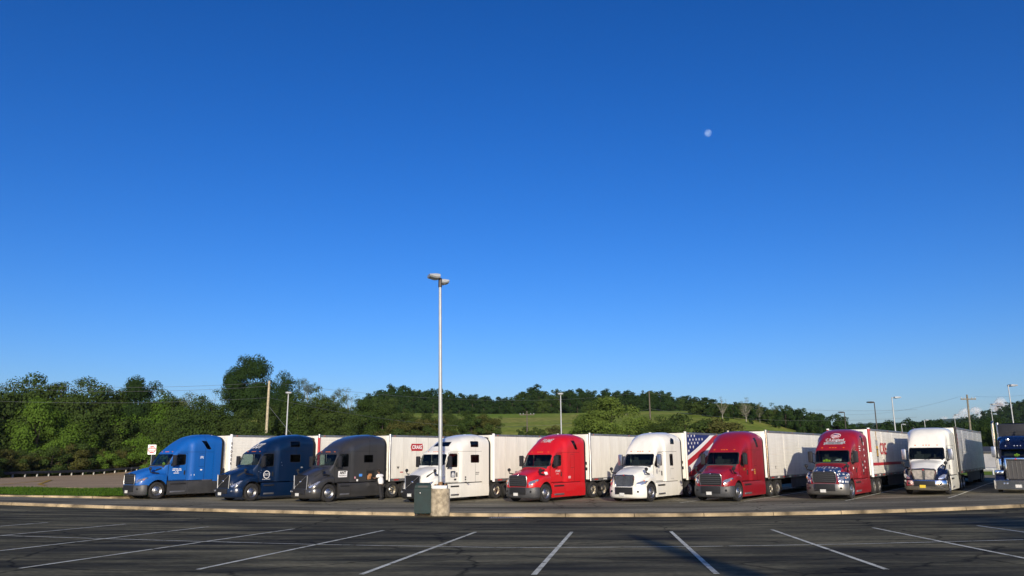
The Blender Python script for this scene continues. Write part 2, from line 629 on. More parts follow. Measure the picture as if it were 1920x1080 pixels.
INTL = dict(
    xa=1.25, end=4.85, ext=5.45, zb=1.10, ze=4.0,
    zt=[(1.60, 1.92), (1.72, 2.02), (1.85, 2.16), (2.24, 2.74), (2.30, 2.86), (2.42, 3.10), (2.6, 3.42), (2.85, 3.70), (3.2, 3.90), (3.8, 4.02), (4.85, 4.07)],
    hw=[(1.60, 0.90), (1.9, 0.98), (2.3, 1.03), (3.1, 1.08), (3.22, 1.10), (3.34, 1.20), (4.85, 1.22)],
    zs=[(1.60, 1.62), (1.9, 1.90), (2.3, 2.50), (2.6, 2.72), (3.2, 2.92), (4.0, 3.28), (4.85, 3.45)],
    ex=[(1.60, 4.2), (2.2, 4.2), (2.7, 2.7), (4.85, 2.6)],
    wind=[(-0.88, 2.06), (0.88, 2.06), (0.95, 2.12), (0.92, 2.64), (0.86, 2.72), (-0.86, 2.72), (-0.92, 2.64), (-0.95, 2.12)],
    door=[(2.00, 1.16), (3.06, 1.16), (3.06, 2.74), (3.0, 2.80), (2.56, 2.80), (2.00, 2.02)],
    win=[(2.16, 2.02), (2.92, 2.06), (2.96, 2.12), (2.96, 2.64), (2.90, 2.70), (2.54, 2.70), (2.46, 2.64), (2.14, 2.12)],
    hood=dict(x=[0.14, 1.88],
        zc=[(0.14, 1.56), (0.4, 1.70), (0.9, 1.87), (1.4, 1.97), (1.88, 2.04)],
        hw=[(0.14, 0.66), (0.5, 0.74), (1.2, 0.86), (1.88, 0.95)],
        zh=[(0.14, 1.46), (0.4, 1.56), (1.2, 1.74), (1.88, 1.86)],
        fw=[(0.14, 0.80), (0.26, 0.98), (0.45, 1.09), (0.7, 1.16), (1.1, 1.21), (1.88, 1.18)],
        zf=[(0.14, 1.02), (0.4, 1.16), (0.7, 1.30), (1.1, 1.44), (1.5, 1.46), (1.88, 1.42)],
        zb=0.86),
    bump=(0.22, 0.88), grille='vertical')

KENW = dict(
    xa=1.30, end=4.95, ext=5.45, zb=1.12, ze=3.95,
    zt=[(1.66, 1.96), (1.78, 2.08), (1.9, 2.22), (2.26, 2.78), (2.32, 2.90), (2.44, 3.14), (2.62, 3.46), (2.85, 3.72), (3.2, 3.92), (3.8, 4.03), (4.95, 4.06)],
    hw=[(1.66, 0.92), (1.95, 1.0), (2.3, 1.05), (3.1, 1.08), (3.3, 1.14), (3.45, 1.20), (4.95, 1.22)],
    zs=[(1.66, 1.66), (1.95, 1.95), (2.3, 2.56), (2.6, 2.85), (3.2, 3.3), (4.0, 3.55), (4.95, 3.6)],
    ex=[(1.66, 4.5), (2.2, 4.5), (2.7, 3.4), (4.95, 3.2)],
    wind=[(-0.90, 2.08), (0.90, 2.08), (0.97, 2.14), (0.95, 2.68), (0.89, 2.76), (-0.89, 2.76), (-0.95, 2.68), (-0.97, 2.14)],
    door=[(2.04, 1.16), (3.16, 1.16), (3.16, 2.76), (3.1, 2.82), (2.60, 2.82), (2.04, 2.02)],
    win=[(2.20, 2.04), (3.0, 2.08), (3.05, 2.14), (3.05, 2.68), (3.0, 2.74), (2.60, 2.74), (2.52, 2.68), (2.18, 2.14)],
    hood=dict(x=[0.16, 1.90],
        zc=[(0.16, 1.56), (0.4, 1.68), (0.9, 1.88), (1.4, 1.99), (1.90, 2.08)],
        hw=[(0.16, 0.68), (0.5, 0.72), (1.2, 0.82), (1.90, 0.95)],
        zh=[(0.16, 1.46), (0.4, 1.56), (1.2, 1.78), (1.90, 1.92)],
        fw=[(0.16, 0.78), (0.28, 0.98), (0.45, 1.10), (0.7, 1.17), (1.1, 1.21), (1.90, 1.18)],
        zf=[(0.16, 0.98), (0.4, 1.14), (0.7, 1.36), (1.1, 1.50), (1.5, 1.48), (1.90, 1.40)],
        zb=0.84),
    bump=(0.28, 0.86), grille='twin')

PETE = dict(
    xa=1.15, end=5.25, ext=5.30, zb=1.05, ze=3.35,
    zt=[(2.28, 1.95), (2.36, 2.06), (2.42, 2.14), (2.62, 2.58), (2.66, 2.66), (2.76, 2.80), (2.95, 2.98), (3.3, 3.16), (3.7, 3.32), (4.2, 3.40), (5.25, 3.42)],
    hw=[(2.28, 0.92), (2.4, 0.96), (2.66, 0.98), (3.6, 1.00), (3.75, 1.15), (5.25, 1.16)],
    zs=[(2.28, 1.70), (2.42, 1.96), (2.64, 2.44), (2.9, 2.62), (3.6, 2.85), (4.2, 3.1), (5.25, 3.1)],
    ex=[(2.28, 5.0), (2.7, 4.5), (3.2, 3.4), (5.25, 3.2)],
    wind=[(-0.86, 2.14), (0.86, 2.14), (0.9, 2.18), (0.88, 2.52), (0.84, 2.57), (-0.84, 2.57), (-0.88, 2.52), (-0.9, 2.18)],
    door=[(2.66, 1.10), (3.55, 1.10), (3.55, 2.60), (3.5, 2.66), (2.82, 2.66), (2.66, 2.2)],
    win=[(2.74, 2.10), (3.40, 2.10), (3.44, 2.14), (3.44, 2.52), (3.40, 2.57), (2.90, 2.57), (2.84, 2.52), (2.74, 2.18)],
    hood=dict(x=[0.38, 2.42],
        zc=[(0.38, 1.96), (0.6, 2.02), (1.4, 2.08), (2.42, 2.14)],
        hw=[(0.38, 0.56), (1.0, 0.62), (2.42, 0.84)],
        zh=[(0.38, 1.86), (0.6, 1.92), (1.4, 1.98), (2.42, 2.04)],
        fw=[(0.38, 0.60), (1.0, 0.66), (2.42, 0.90)],
        zf=[(0.38, 1.62), (1.4, 1.7), (2.42, 1.76)],
        zb=0.9),
    bump=(0.18, 0.74), grille='pete')

def hood_surface(h):
    xs = np.unique(np.concatenate([np.linspace(h['x'][0], h['x'][0] + 0.5, 9), np.linspace(h['x'][0] + 0.5, h['x'][1], 12)]))
    zc, hw, zh, fw, zf = (keys(h[k], xs) for k in ('zc', 'hw', 'zh', 'fw', 'zf'))
    rows = []
    for i, x in enumerate(xs):
        c, a, b, f, g, zb = zc[i], hw[i], zh[i], fw[i], zf[i], h['zb']
        gap = f - a
        ctl = [(0, c), (0.55 * a, c - 0.22 * (c - b)), (0.88 * a, b + 0.45 * (c - b)), (a, b - 0.02), (a + 0.12 * gap, b - 0.45 * (b - g)), (a + 0.45 * gap, g + 0.03),
               (a + 0.78 * gap, g - 0.01), (f - 0.012, g - 0.09), (f, g - 0.2), (f, 0.5 * (g - 0.2 + zb)), (f - 0.015, zb)]
        t = np.linspace(0, 1, len(ctl))
        q = np.linspace(0, 1, 25)
        ys, zz = pchip(t, [p[0] for p in ctl], q), pchip(t, [p[1] for p in ctl], q)
        half = list(zip(ys, zz))
        rows.append([(x, -y, z) for y, z in half[::-1]] + [(x, y, z) for y, z in half[1:]])
    bm = bmesh.new()
    grid_faces(bm, rows)
    bm.normal_update()
    bmesh.ops.recalc_face_normals(bm, faces=bm.faces)
    up = max(bm.faces, key=lambda f: f.calc_center_median().z)
    if up.normal.z < 0:
        bmesh.ops.reverse_faces(bm, faces=bm.faces)
    return bm

def cab_surface(S):
    x0, x1 = S['zt'][0][0], S['end']
    xs = np.unique(np.concatenate([np.linspace(x0, x0 + 1.4, 26), np.linspace(x0 + 1.4, x1, 18)]))
    zt, hw, zs, ex = (keys(S[k], xs) for k in ('zt', 'hw', 'zs', 'ex'))
    rows = []
    for i, x in enumerate(xs):
        half = [(hw[i] * (1.0 - 0.01 * (1 - k / 6)), S['zb'] + (zs[i] - S['zb']) * k / 6) for k in range(7)]
        for k in range(1, 13):
            t = math.pi / 2 * k / 12
            half.append((hw[i] * max(math.cos(t), 0) ** (2 / ex[i]), zs[i] + (zt[i] - zs[i]) * math.sin(t) ** (2 / ex[i])))
        half[-1] = (0.0, zt[i])
        rows.append([(x, -y, z) for y, z in half] + [(x, y, z) for y, z in half[-2::-1]])
    bm = bmesh.new()
    V = grid_faces(bm, rows)
    bm.faces.new(V[-1])
    bmesh.ops.recalc_face_normals(bm, faces=bm.faces)
    up = max(bm.faces, key=lambda f: f.calc_center_median().z)
    if up.normal.z < 0:
        bmesh.ops.reverse_faces(bm, faces=bm.faces)
    return bm

def mirror_unit(parent, x, z0, z1, y, mat, s, root):
    bm = bmesh.new()
    add_box(bm, x - 0.09, x + 0.09, s * y - 0.13, s * y + 0.13, z0, z1, 0, 0.05)
    m = obj('mirror', bm, mat, parent, 40)
    tube('mirror_arm', [(x, s * y, z0 + 0.05), (root[0], s * root[1], root[2])], 0.035, BLACK, m, 6)
    tube('mirror_arm', [(x, s * y, z1 - 0.08), (root[0] + 0.15, s * (root[1] - 0.04), root[2] + 0.55)], 0.022, BLACK, m, 6)
    box('mirror_glass', x + 0.088, x + 0.094, s * y - 0.10, s * y + 0.10, z0 + 0.06, z1 - 0.06, CHROME, m)
    return m

def hood_mirror(parent, x, y, z, s, root):
    bm = bmesh.new()
    add_lathe(bm, [(0.0, -0.06), (0.08, -0.045), (0.105, 0.0), (0.10, 0.045), (0.0, 0.055)], 12, 'x', 0, (x, s * y, z))
    m = obj('hood_mirror', bm, BLACK, parent, 50)
    tube('mirror_arm', [(x, s * y, z - 0.08), (x + 0.02, s * (y - 0.02), z - 0.2), (root[0], s * root[1], root[2])], [0.035, 0.035, 0.05], BLACK, m, 6)

def side_sel(s):
    return lambda f: f.normal.y * s > 0.45 and f.calc_center_median().y * s > 0.3

def tractor(S, label, loc, rz, body, accent=None, roof_win=None, sleeper_win=None, upper_win=None, skirt=None, mirrors='black', bump=None,
            plate=PLATE, fender=None, hatch=None, skylight=False, extra=None, ext_mat=None):
    """one tractor unit: front bumper at local x=0, driver's side at local -y"""
    T = thing('truck', label, 'truck', loc, rz)
    steer = R(random.uniform(-6, 6))
    xa, H = S['xa'], S['hood']
    skirt = skirt or SKIRT
    bump = bump or GREYP
    fender = fender or body
    mm = ALU if mirrors == 'chrome' else BLACK
    pete = S['grille'] == 'pete'
    # --- cab and sleeper
    bm = cab_surface(S)
    full = BVHTree.FromBMesh(bm)
    fr = lambda f: f.normal.x < -0.12 and f.calc_center_median().x < S['zt'][0][0] + 1.1 and abs(f.calc_center_median().y) < 1.2
    ws = lift(bm, region(bm, S['wind'], 'yz', fr), -0.02)
    seal = lift(bm, region(bm, ngrow(S['wind'], 0.045), 'yz', fr), -0.004)
    panes = []
    for s in (-1, 1):
        wn_ = lift(bm, region(bm, S['win'], 'xz', side_sel(s)), -0.02)
        ws_ = lift(bm, region(bm, ngrow(S['win'], 0.04), 'xz', side_sel(s)), -0.005)
        dr = lift(bm, region(bm, S['door'], 'xz', side_sel(s)), 0.003)
        gp = lift(bm, region(bm, ngrow(S['door'], 0.025), 'xz', side_sel(s)), -0.02)
        panes.append((s, wn_, ws_, dr, gp))
    side_w = []
    for w, nm in ((sleeper_win, 'sleeper_window'), (upper_win, 'sleeper_window'), (roof_win, 'roof_window')):
        if w:
            for s in (-1, 1):
                ss = (lambda s: lambda f: f.normal.y * s > 0.15 and f.calc_center_median().y * s > 0.3)(s)
                side_w.append((nm, lift(bm, region(bm, w, 'xz', ss), -0.012), lift(bm, region(bm, ngrow(w, 0.03), 'xz', ss), -0.004)))
    if hatch:
        for s in (-1, 1):
            side_w.append(('locker_door', lift(bm, region(bm, hatch, 'xz', side_sel(s)), 0.003), lift(bm, region(bm, ngrow(hatch, 0.018), 'xz', side_sel(s)), -0.012)))
    # roof cap seam running round the cab above the doors, and the fairing seam behind
    zr = S['win'][4][1] + 0.16
    for s in (-1, 1):
        side_w.append(('seam', None, lift(bm, region(bm, [(S['win'][5][0] + 0.1, zr), (S['end'], zr), (S['end'], zr + 0.016), (S['win'][5][0] + 0.1, zr + 0.016)], 'xz', side_sel(s)), -0.012)))
        xs_ = S['end'] - 0.62
        if not pete:
            side_w.append(('seam', None, lift(bm, region(bm, [(xs_ - 0.02, 1.12), (xs_, 1.12), (xs_ + 0.02, 3.9), (xs_, 3.9)], 'xz', lambda f, s=s: f.normal.y * s > 0.2 and f.calc_center_median().y * s > 0.3), -0.01)))
    if skylight:
        sl = [(-0.62, 3.30), (0.62, 3.30), (0.52, 3.56), (-0.52, 3.56)]
        side_w.append(('skylight', lift(bm, region(bm, sl, 'yz', lambda f: f.normal.x < -0.1 and f.calc_center_median().z > 3), -0.012), lift(bm, region(bm, ngrow(sl, 0.03), 'yz', lambda f: f.normal.x < -0.1 and f.calc_center_median().z > 3), -0.004)))
    cab = obj('cab', bm, body, T, 32)
    w = obj('windshield', ws, GLASS, T, 60)
    obj('windshield_seal', seal, SEAL, w, 60)
    for s, wn_, ws_, dr, gp in panes:
        d = obj('door', dr, body, T, 32)
        obj('side_window', wn_, GLASS, d, 60)
        obj('window_seal', ws_, SEAL, d, 60)
        obj('door_gap', gp, SEAL, d, 60)
        hx = S['door'][1][0] - 0.13
        dy = float(keys(S['hw'], [hx])[0])
        box('door_handle', hx - 0.05, hx + 0.05, min(s * (dy - 0.01), s * (dy + 0.025)), max(s * (dy - 0.01), s * (dy + 0.025)), 1.45, 1.72, BLACK, d, 0.012)
    for nm, pane, ring in side_w:
        if pane is not None and len(pane.faces):
            p = obj(nm, pane, body if nm == 'locker_door' else GLASS_DARK, T, 50)
            obj('frame_seal', ring, SEAL, p, 60)
        elif len(ring.faces):
            obj('panel_seam', ring, SEAL, cab, 60)
    # --- interior
    x0 = S['zt'][0][0]
    box('dashboard', x0 + 0.12, x0 + 0.62, -0.92, 0.92, 1.5, 2.07 if not pete else 2.1, INTERIOR, T, 0.05)
    box('dark_curtain_wall', S['door'][1][0] + 0.12, S['door'][1][0] + 0.16, -1.02, 1.02, 1.15, 2.95 if not pete else 2.8, INTERIOR, T)  # dark sleeper curtain wall, added so the cab interior reads dark
    xs_ = S['door'][1][0] - 0.5
    for s in (-1, 1):
        bm = bmesh.new()
        add_box(bm, xs_ - 0.32, xs_ + 0.22, s * 0.55 - 0.26, s * 0.55 + 0.26, 1.15, 1.72, 0, 0.04)
        add_box(bm, xs_ + 0.12, xs_ + 0.32, s * 0.55 - 0.26, s * 0.55 + 0.26, 1.65, 2.36, 0, 0.05)
        add_box(bm, xs_ + 0.18, xs_ + 0.32, s * 0.55 - 0.13, s * 0.55 + 0.13, 2.34, 2.56, 0, 0.04)
        obj('seat', bm, SEAT, T, 40)
    bm = bmesh.new()
    c = Vector((x0 + 0.78, -0.55, 2.0))
    ring = [c + Vector((0.12 * math.sin(a), 0.23 * math.cos(a), 0.21 * math.sin(a))) for a in np.linspace(0, 2 * math.pi, 17)]
    add_tube(bm, ring, 0.02, 6, cap=False)
    obj('steering_wheel', bm, BLACK, T, 60)
    # --- rear fairing: the sleeper's section carried on behind it, with a black rubber edge widened to paint the gap's shade
    if S['ext'] > S['end'] + 0.1:
        em = ext_mat or body
        hw_e, zt_e, zs_e, n_e = S['hw'][-1][1], S['zt'][-1][1], S['zs'][-1][1], S['ex'][-1][1]
        def sect(drop, grow):
            half = [((hw_e + grow), 0.98 + (zs_e - drop - 0.98) * k / 4) for k in range(5)]
            for k in range(1, 13):
                t = math.pi / 2 * k / 12
                half.append(((hw_e + grow) * max(math.cos(t), 0) ** (2 / n_e), zs_e - drop + (zt_e - zs_e) * math.sin(t) ** (2 / n_e)))
            half[-1] = (0.0, zt_e - drop)
            return [(-y, z) for y, z in half] + [(y, z) for y, z in half[-2::-1]]
        for nm, x0_, x1_, d0, d1_, mt_, par in (('rear_fairing', S['end'] + 0.014, S['ext'], 0.0, 0.07, em, T), ('rubber_edge_gap_shade', S['ext'] + 0.002, S['ext'] + 0.17, 0.072, 0.11, SEAL, None)):
            bm = bmesh.new()
            xm_ = (x0_ + x1_) / 2
            grid_faces(bm, [[(x, y, z) for y, z in sect(d, g_)] for x, d, g_ in ((x0_, d0, 0.0), (xm_, (d0 + d1_) / 2, 0.004), (x1_, d1_, 0.0))])
            bmesh.ops.recalc_face_normals(bm, faces=bm.faces)
            e = obj(nm, bm, mt_, T if nm == 'rear_fairing' else fair, 32)
            sm_ = e.modifiers.new('thickness', 'SOLIDIFY')
            sm_.thickness = 0.025
            sm_.use_rim = False
            if nm == 'rear_fairing':
                fair = e
    # --- hood and front wheel arches
    bm = hood_surface(H)
    hbvh = BVHTree.FromBMesh(bm)
    if not pete:
        arch = [(xa + 0.63 * math.cos(2 * math.pi * k / 20), 0.56 + 0.63 * math.sin(2 * math.pi * k / 20)) for k in range(20)]
        for s in (-1, 1):
            lift(bm, region(bm, arch, 'xz', lambda f, s=s: f.calc_center_median().y * s > 0.6), 0).free()
        # tail of the hood below the cab door line
        hl = {'bars': [(0.62, 1.02), (0.80, 1.00), (1.10, 1.20), (1.14, 1.30), (1.08, 1.33), (0.80, 1.22)],
              'volvo': [(0.66, 0.90), (0.80, 0.86), (1.08, 1.06), (1.13, 1.22), (1.05, 1.22), (0.80, 1.04)],
              'vertical': [(0.70, 0.96), (0.92, 0.94), (1.12, 1.04), (1.17, 1.18), (1.05, 1.20), (0.80, 1.10)],
              'twin': [(0.74, 0.94), (0.95, 0.93), (1.12, 1.02), (1.17, 1.17), (1.02, 1.20), (0.82, 1.08)]}[S['grille']]
        lamps = []
        for s in (-1, 1):
            pl = [(s * y, z) for y, z in hl]
            sel = lambda f, s=s: f.calc_center_median().y * s > 0.5 and f.normal.x < 0.2 and f.calc_center_median().x < xa - 0.2
            lamps.append((s, lift(bm, region(bm, pl, 'yz', sel), 0.008), lift(bm, region(bm, ngrow(pl, 0.02), 'yz', sel), -0.006)))
        vents = []
        vp = {'bars': [(1.18, 1.70), (1.30, 1.72), (1.78, 1.88), (1.78, 1.94), (1.30, 1.82)], 'volvo': [(0.52, 1.46), (0.66, 1.50), (1.06, 1.74), (1.14, 1.82), (0.62, 1.58)]}.get(S['grille'])
        if vp:
            for s in (-1, 1):
                vents.append(lift(bm, region(bm, vp, 'xz', lambda f, s=s: f.calc_center_median().y * s > 0.3 and f.normal.y * s > 0.05), -0.01))
        flag = None
        if extra == 'flag_hood':
            flag = []
            for poly, plane, mt in (([(-0.78, 1.50), (0.78, 1.50), (0.78, 1.90), (-0.78, 1.90)], 'yz', STARS),
                                    ([(-1.3, 0.8), (-0.60, 0.8), (-0.60, 1.52), (-1.3, 1.52)], 'yz', STARS),
                                    ([(0.60, 0.8), (1.3, 0.8), (1.3, 1.52), (0.60, 1.52)], 'yz', STARS)):
                fs = region(bm, poly, plane, lambda f: f.calc_center_median().x < 0.98)
                flag.append((lift(bm, fs, 0.001), mt))
        hd = obj('hood', bm, fender if extra == 'two_tone' else body, T, 40)
        for vb in vents:
            if len(vb.faces):
                obj('hood_vent', vb, SEAL, hd, 40)
            else:
                vb.free()
        if flag:
            for nb, mt in flag:
                if len(nb.faces):
                    obj('flag_print', nb, mt, hd, 40)
        if extra == 'two_tone':
            # the centre of the hood carries the body colour, the fenders their own
            b2 = bmesh.new()
            b2.from_mesh(hd.data)
            b2.normal_update()
            cen = lift(b2, [f for f in b2.faces if abs(f.calc_center_median().y) < float(keys(H['hw'], [min(max(f.calc_center_median().x, H['x'][0]), H['x'][1])])[0]) + 0.02], 0)
            b2.to_mesh(hd.data)
            b2.free()
            finish(hd.data, 40)
            hd.name = 'fenders'
            obj('hood', cen, body, T, 40)
        for s, lm, rg in lamps:
            l = obj('headlight', lm, LAMP, T, 40)
            obj('headlight_bezel', rg, BLACK, l, 40)
            if S['grille'] in ('bars', 'vertical'):
                p = hl[3]
                bm = bmesh.new()
                add_lathe(bm, [(0.0, -0.03), (0.045, -0.015), (0.05, 0.01)], 10, 'x', 0, (0, 0, 0))
                h = hbvh.ray_cast(Vector((-2, s * 1.07, 1.2)), Vector((1, 0, 0)), 6)
                if h[0] is not None:
                    obj('turn_signal', bm, ORANGE, l, 50, loc=h[0])
                else:
                    bm.free()
        for s in (-1, 1):                                   # inner wheel arch liner
            bm = bmesh.new()
            prof = [(xa + 0.62 * math.cos(R(a)), 0.56 + 0.62 * math.sin(R(a))) for a in range(-10, 191, 20)]
            grid_faces(bm, [[(x, s * 0.62, z) for x, z in prof], [(x, s * 1.195, z) for x, z in prof]])
            obj('wheel_arch', bm, SEAL, T, 60)
    else:
        hd = obj('hood', bm, body, T, 40)
        for s in (-1, 1):                                   # separate rounded fenders
            bm = bmesh.new()
            prof = [(xa + 0.72 * math.cos(R(a)), 0.56 + 0.74 * math.sin(R(a))) for a in range(-4, 186, 10)]
            rows = [[(x, s * 0.70, z - 0.02) for x, z in prof], [(x, s * 0.82, z + 0.02) for x, z in prof], [(x, s * 1.08, z) for x, z in prof], [(xa + (x - xa) * 0.97, s * 1.18, 0.56 + (z - 0.56) * 0.95) for x, z in prof], [(xa + (x - xa) * 0.93, s * 1.20, 0.56 + (z - 0.56) * 0.9) for x, z in prof]]
            grid_faces(bm, rows)
            obj('fender', bm, body, T, 50)
            bm = bmesh.new()
            add_box(bm, 0.30, 0.52, s * 0.92 - 0.23, s * 0.92 + 0.23, 1.06, 1.28, 0, 0.04)
            l = obj('headlight', bm, CHROME, T, 40)
            for dy in (-0.11, 0.11):
                bm = bmesh.new()
                add_lathe(bm, [(0.0, -0.02), (0.06, -0.01), (0.075, 0.01)], 12, 'x', 0, (0.30, s * 0.92 + dy, 1.17))
                obj('headlight_lens', bm, LAMP, l, 50)
            tube('exhaust_stack', [(3.62, s * 1.28, 0.9), (3.62, s * 1.28, 4.15), (3.72, s * 1.28, 4.3)], [0.09, 0.09, 0.075], CHROME, T, 14)
            bm = bmesh.new()
            add_lathe(bm, [(0.19, -0.45), (0.20, -0.42), (0.20, 0.42), (0.19, 0.45), (0.0, 0.45)], 16, 'z', 0, (2.55, s * 1.0, 1.5))
            obj('air_cleaner', bm, CHROME, T, 50)
    if not pete:
        f0, x0_ = H['fw'][0][1], H['x'][0] + 0.012
        prism('nose_panel', [(-f0, H['zb']), (f0, H['zb']), (f0, 1.02), (f0 - 0.06, 1.2), (H['hw'][0][1], 1.42), (-H['hw'][0][1], 1.42), (-f0 + 0.06, 1.2), (-f0, 1.02)], 'x', x0_, x0_ + 0.03, fender, T)
    # --- grille
    gx, gz0, gz1 = H['x'][0] - 0.05, S['bump'][1] + 0.02, H['zc'][0][1] - 0.06
    gw = H['hw'][0][1] - 0.02
    if S['grille'] == 'bars':
        poly = [(-gw * 0.93, gz0), (gw * 0.93, gz0), (gw, gz0 + 0.12), (gw * 0.98, gz1 - 0.08), (gw * 0.9, gz1), (-gw * 0.9, gz1), (-gw * 0.98, gz1 - 0.08), (-gw, gz0 + 0.12)]
        g = prism('grille', poly, 'x', gx + 0.02, gx + 0.12, SEAL, T)
        for k in range(5):
            z = gz0 + 0.07 + k * (gz1 - gz0 - 0.12) / 4.4
            bm = bmesh.new()
            add_box(bm, gx - 0.03, gx + 0.025, -gw * 0.93, gw * 0.93, z, z + 0.045, 0, 0.012)
            obj('grille_bar', bm, GREYP, g, 40)
        for s in (-1, 1):
            tube('grille_trim', [(gx + 0.0, s * gw * 0.95, gz0 - 0.02), (gx, s * gw * 1.02, gz0 + 0.12), (gx, s * gw, gz1 - 0.08), (gx, s * gw * 0.9, gz1 + 0.01)], 0.02, ALU if not accent else accent, g, 6)
        tube('grille_trim', [(gx, -gw * 0.9, gz1 + 0.01), (gx, gw * 0.9, gz1 + 0.01)], 0.02, ALU if not accent else accent, g, 6)
        bm = bmesh.new()
        add_lathe(bm, [(0.0, -0.02), (0.035, -0.015), (0.045, 0.0)], 12, 'x', 0, (gx - 0.012, 0, gz1 + 0.01))
        obj('badge', bm, CHROME, g, 50)
    elif S['grille'] == 'volvo':
        poly = [(-gw * 0.92, gz0 - 0.05), (gw * 0.92, gz0 - 0.05), (gw, gz1 - 0.02), (gw * 0.96, gz1 + 0.02), (-gw * 0.96, gz1 + 0.02), (-gw, gz1 - 0.02)]
        g = prism('grille', poly, 'x', gx + 0.01, gx + 0.12, SEAL, T)
        for k in range(9):
            z = gz0 - 0.01 + k * (gz1 - gz0) / 8.6
            box('grille_bar', gx - 0.005, gx + 0.012, -gw * 0.92, gw * 0.92, z, z + 0.028, BLACK, g)
        tube('grille_diagonal', [(gx - 0.012, gw * 0.9, gz0), (gx - 0.012, -gw * 0.9, gz1)], 0.016, ALUD, g, 6)
        bm = bmesh.new()
        add_lathe(bm, [(0.0, -0.02), (0.06, -0.018), (0.075, 0.0)], 14, 'x', 0, (gx - 0.02, 0, (gz0 + gz1) / 2))
        obj('badge', bm, CHROME, g, 50)
        for s in (-1, 1):
            tube('grille_trim', [(gx, s * gw * 0.95, gz0 - 0.08), (gx, s * gw * 1.02, gz1 + 0.02)], 0.032, accent or ALU, g, 6)
    elif S['grille'] == 'vertical':
        poly = [(-gw * 0.75, gz0 - 0.02), (gw * 0.75, gz0 - 0.02), (gw * 0.9, gz0 + 0.1), (gw * 1.0, gz1 - 0.1), (gw * 0.92, gz1 + 0.01), (-gw * 0.92, gz1 + 0.01), (-gw * 1.0, gz1 - 0.1), (-gw * 0.9, gz0 + 0.1)]
        g = prism('grille', poly, 'x', gx + 0.03, gx + 0.14, SEAL, T)
        for k in range(15):
            y = -gw * 0.86 + k * gw * 1.72 / 14
            zz0 = gz0 + (0.02 if abs(y) < gw * 0.75 else 0.1)
            tube('grille_bar', [(gx + 0.015, y * 0.9, zz0), (gx + 0.005, y, gz1 - 0.03)], 0.021, ALU, g, 6)
        bm = bmesh.new()
        add_tube(bm, [(gx + 0.02, y * 1.02, z) for y, z in poly + poly[:1]], 0.035, 6, cap=False)
        obj('grille_surround', bm, CHROME, g, 60)
        bm = bmesh.new()
        add_lathe(bm, [(0.0, -0.02), (0.032, -0.018), (0.038, 0.0)], 8, 'x', 0, (gx - 0.02, 0, gz1 + 0.02))
        obj('badge', bm, REDL, g)
    elif S['grille'] == 'twin':
        g = prism('grille', [(-gw * 0.82, gz0 - 0.02), (gw * 0.82, gz0 - 0.02), (gw, gz1 - 0.15), (gw * 0.94, gz1), (-gw * 0.94, gz1), (-gw, gz1 - 0.15)], 'x', gx + 0.02, gx + 0.12, SEAL, T)
        for s in (-1, 1):
            pl = [(s * 0.07, gz0 + 0.03), (s * gw * 0.76, gz0 + 0.03), (s * gw * 0.93, gz1 - 0.16), (s * gw * 0.87, gz1 - 0.06), (s * 0.08, gz1 - 0.05)]
            prism('grille_mesh', pl, 'x', gx - 0.005, gx + 0.018, MESHM, g)
        bm = bmesh.new()
        ol = [(-gw * 0.82, gz0 - 0.02), (gw * 0.82, gz0 - 0.02), (gw, gz1 - 0.15), (gw * 0.93, gz1), (-gw * 0.93, gz1), (-gw, gz1 - 0.15)]
        add_tube(bm, [(gx, y, z) for y, z in ol + ol[:1]], 0.038, 6, cap=False)
        obj('grille_surround', bm, CHROME, g, 60)
        prism('grille_spine', [(-0.05, gz0), (0.05, gz0), (0.075, gz1), (-0.075, gz1)], 'x', gx - 0.03, gx + 0.015, CHROME, g)
        bm = bmesh.new()
        add_lathe(bm, [(0.0, -0.02), (0.036, -0.015), (0.042, 0.0)], 12, 'x', 0, (gx - 0.035, 0, gz1 - 0.04))
        obj('badge', bm, REDL, g, 50)
    else:
        g = box('grille', gx + 0.03, gx + 0.12, -gw, gw, gz0, gz1, BLACK, T)
        for k in range(5):
            y = -gw * 0.8 + k * gw * 1.6 / 4
            tube('grille_bar', [(gx + 0.015, y, gz0 + 0.04), (gx + 0.015, y, gz1 - 0.05)], 0.018, CHROME, g, 6)
        prism('grille_mesh', [(-gw * 0.9, gz0 + 0.05), (gw * 0.9, gz0 + 0.05), (gw * 0.9, gz1 - 0.05), (-gw * 0.9, gz1 - 0.05)], 'x', gx + 0.022, gx + 0.03, simple('shaded_grille_mesh', (0.10, 0.095, 0.09), 0.5, 0.6), g)  # darker copy of the mesh metal, shade put into its colour
        for s in (-1, 1):
            box('grille_surround', gx - 0.03, gx + 0.1, min(s * gw * 0.93, s * gw * 1.1), max(s * gw * 0.93, s * gw * 1.1), gz0 - 0.02, gz1 + 0.05, CHROME, g, 0.02)
        box('grille_surround', gx - 0.028, gx + 0.098, -gw * 1.08, gw * 1.08, gz1 - 0.03, gz1 + 0.12, CHROME, g, 0.03)
        bm = bmesh.new()
        add_lathe(bm, [(0.0, -0.012), (0.036, -0.01), (0.045, 0.0)], 12, 'x', 0, (gx - 0.03, 0, gz1 + 0.05))
        obj('badge', bm, REDL, g, 50)
    # --- bumper: swept round the nose in plan
    b0, b1 = S['bump']
    bm = bmesh.new()
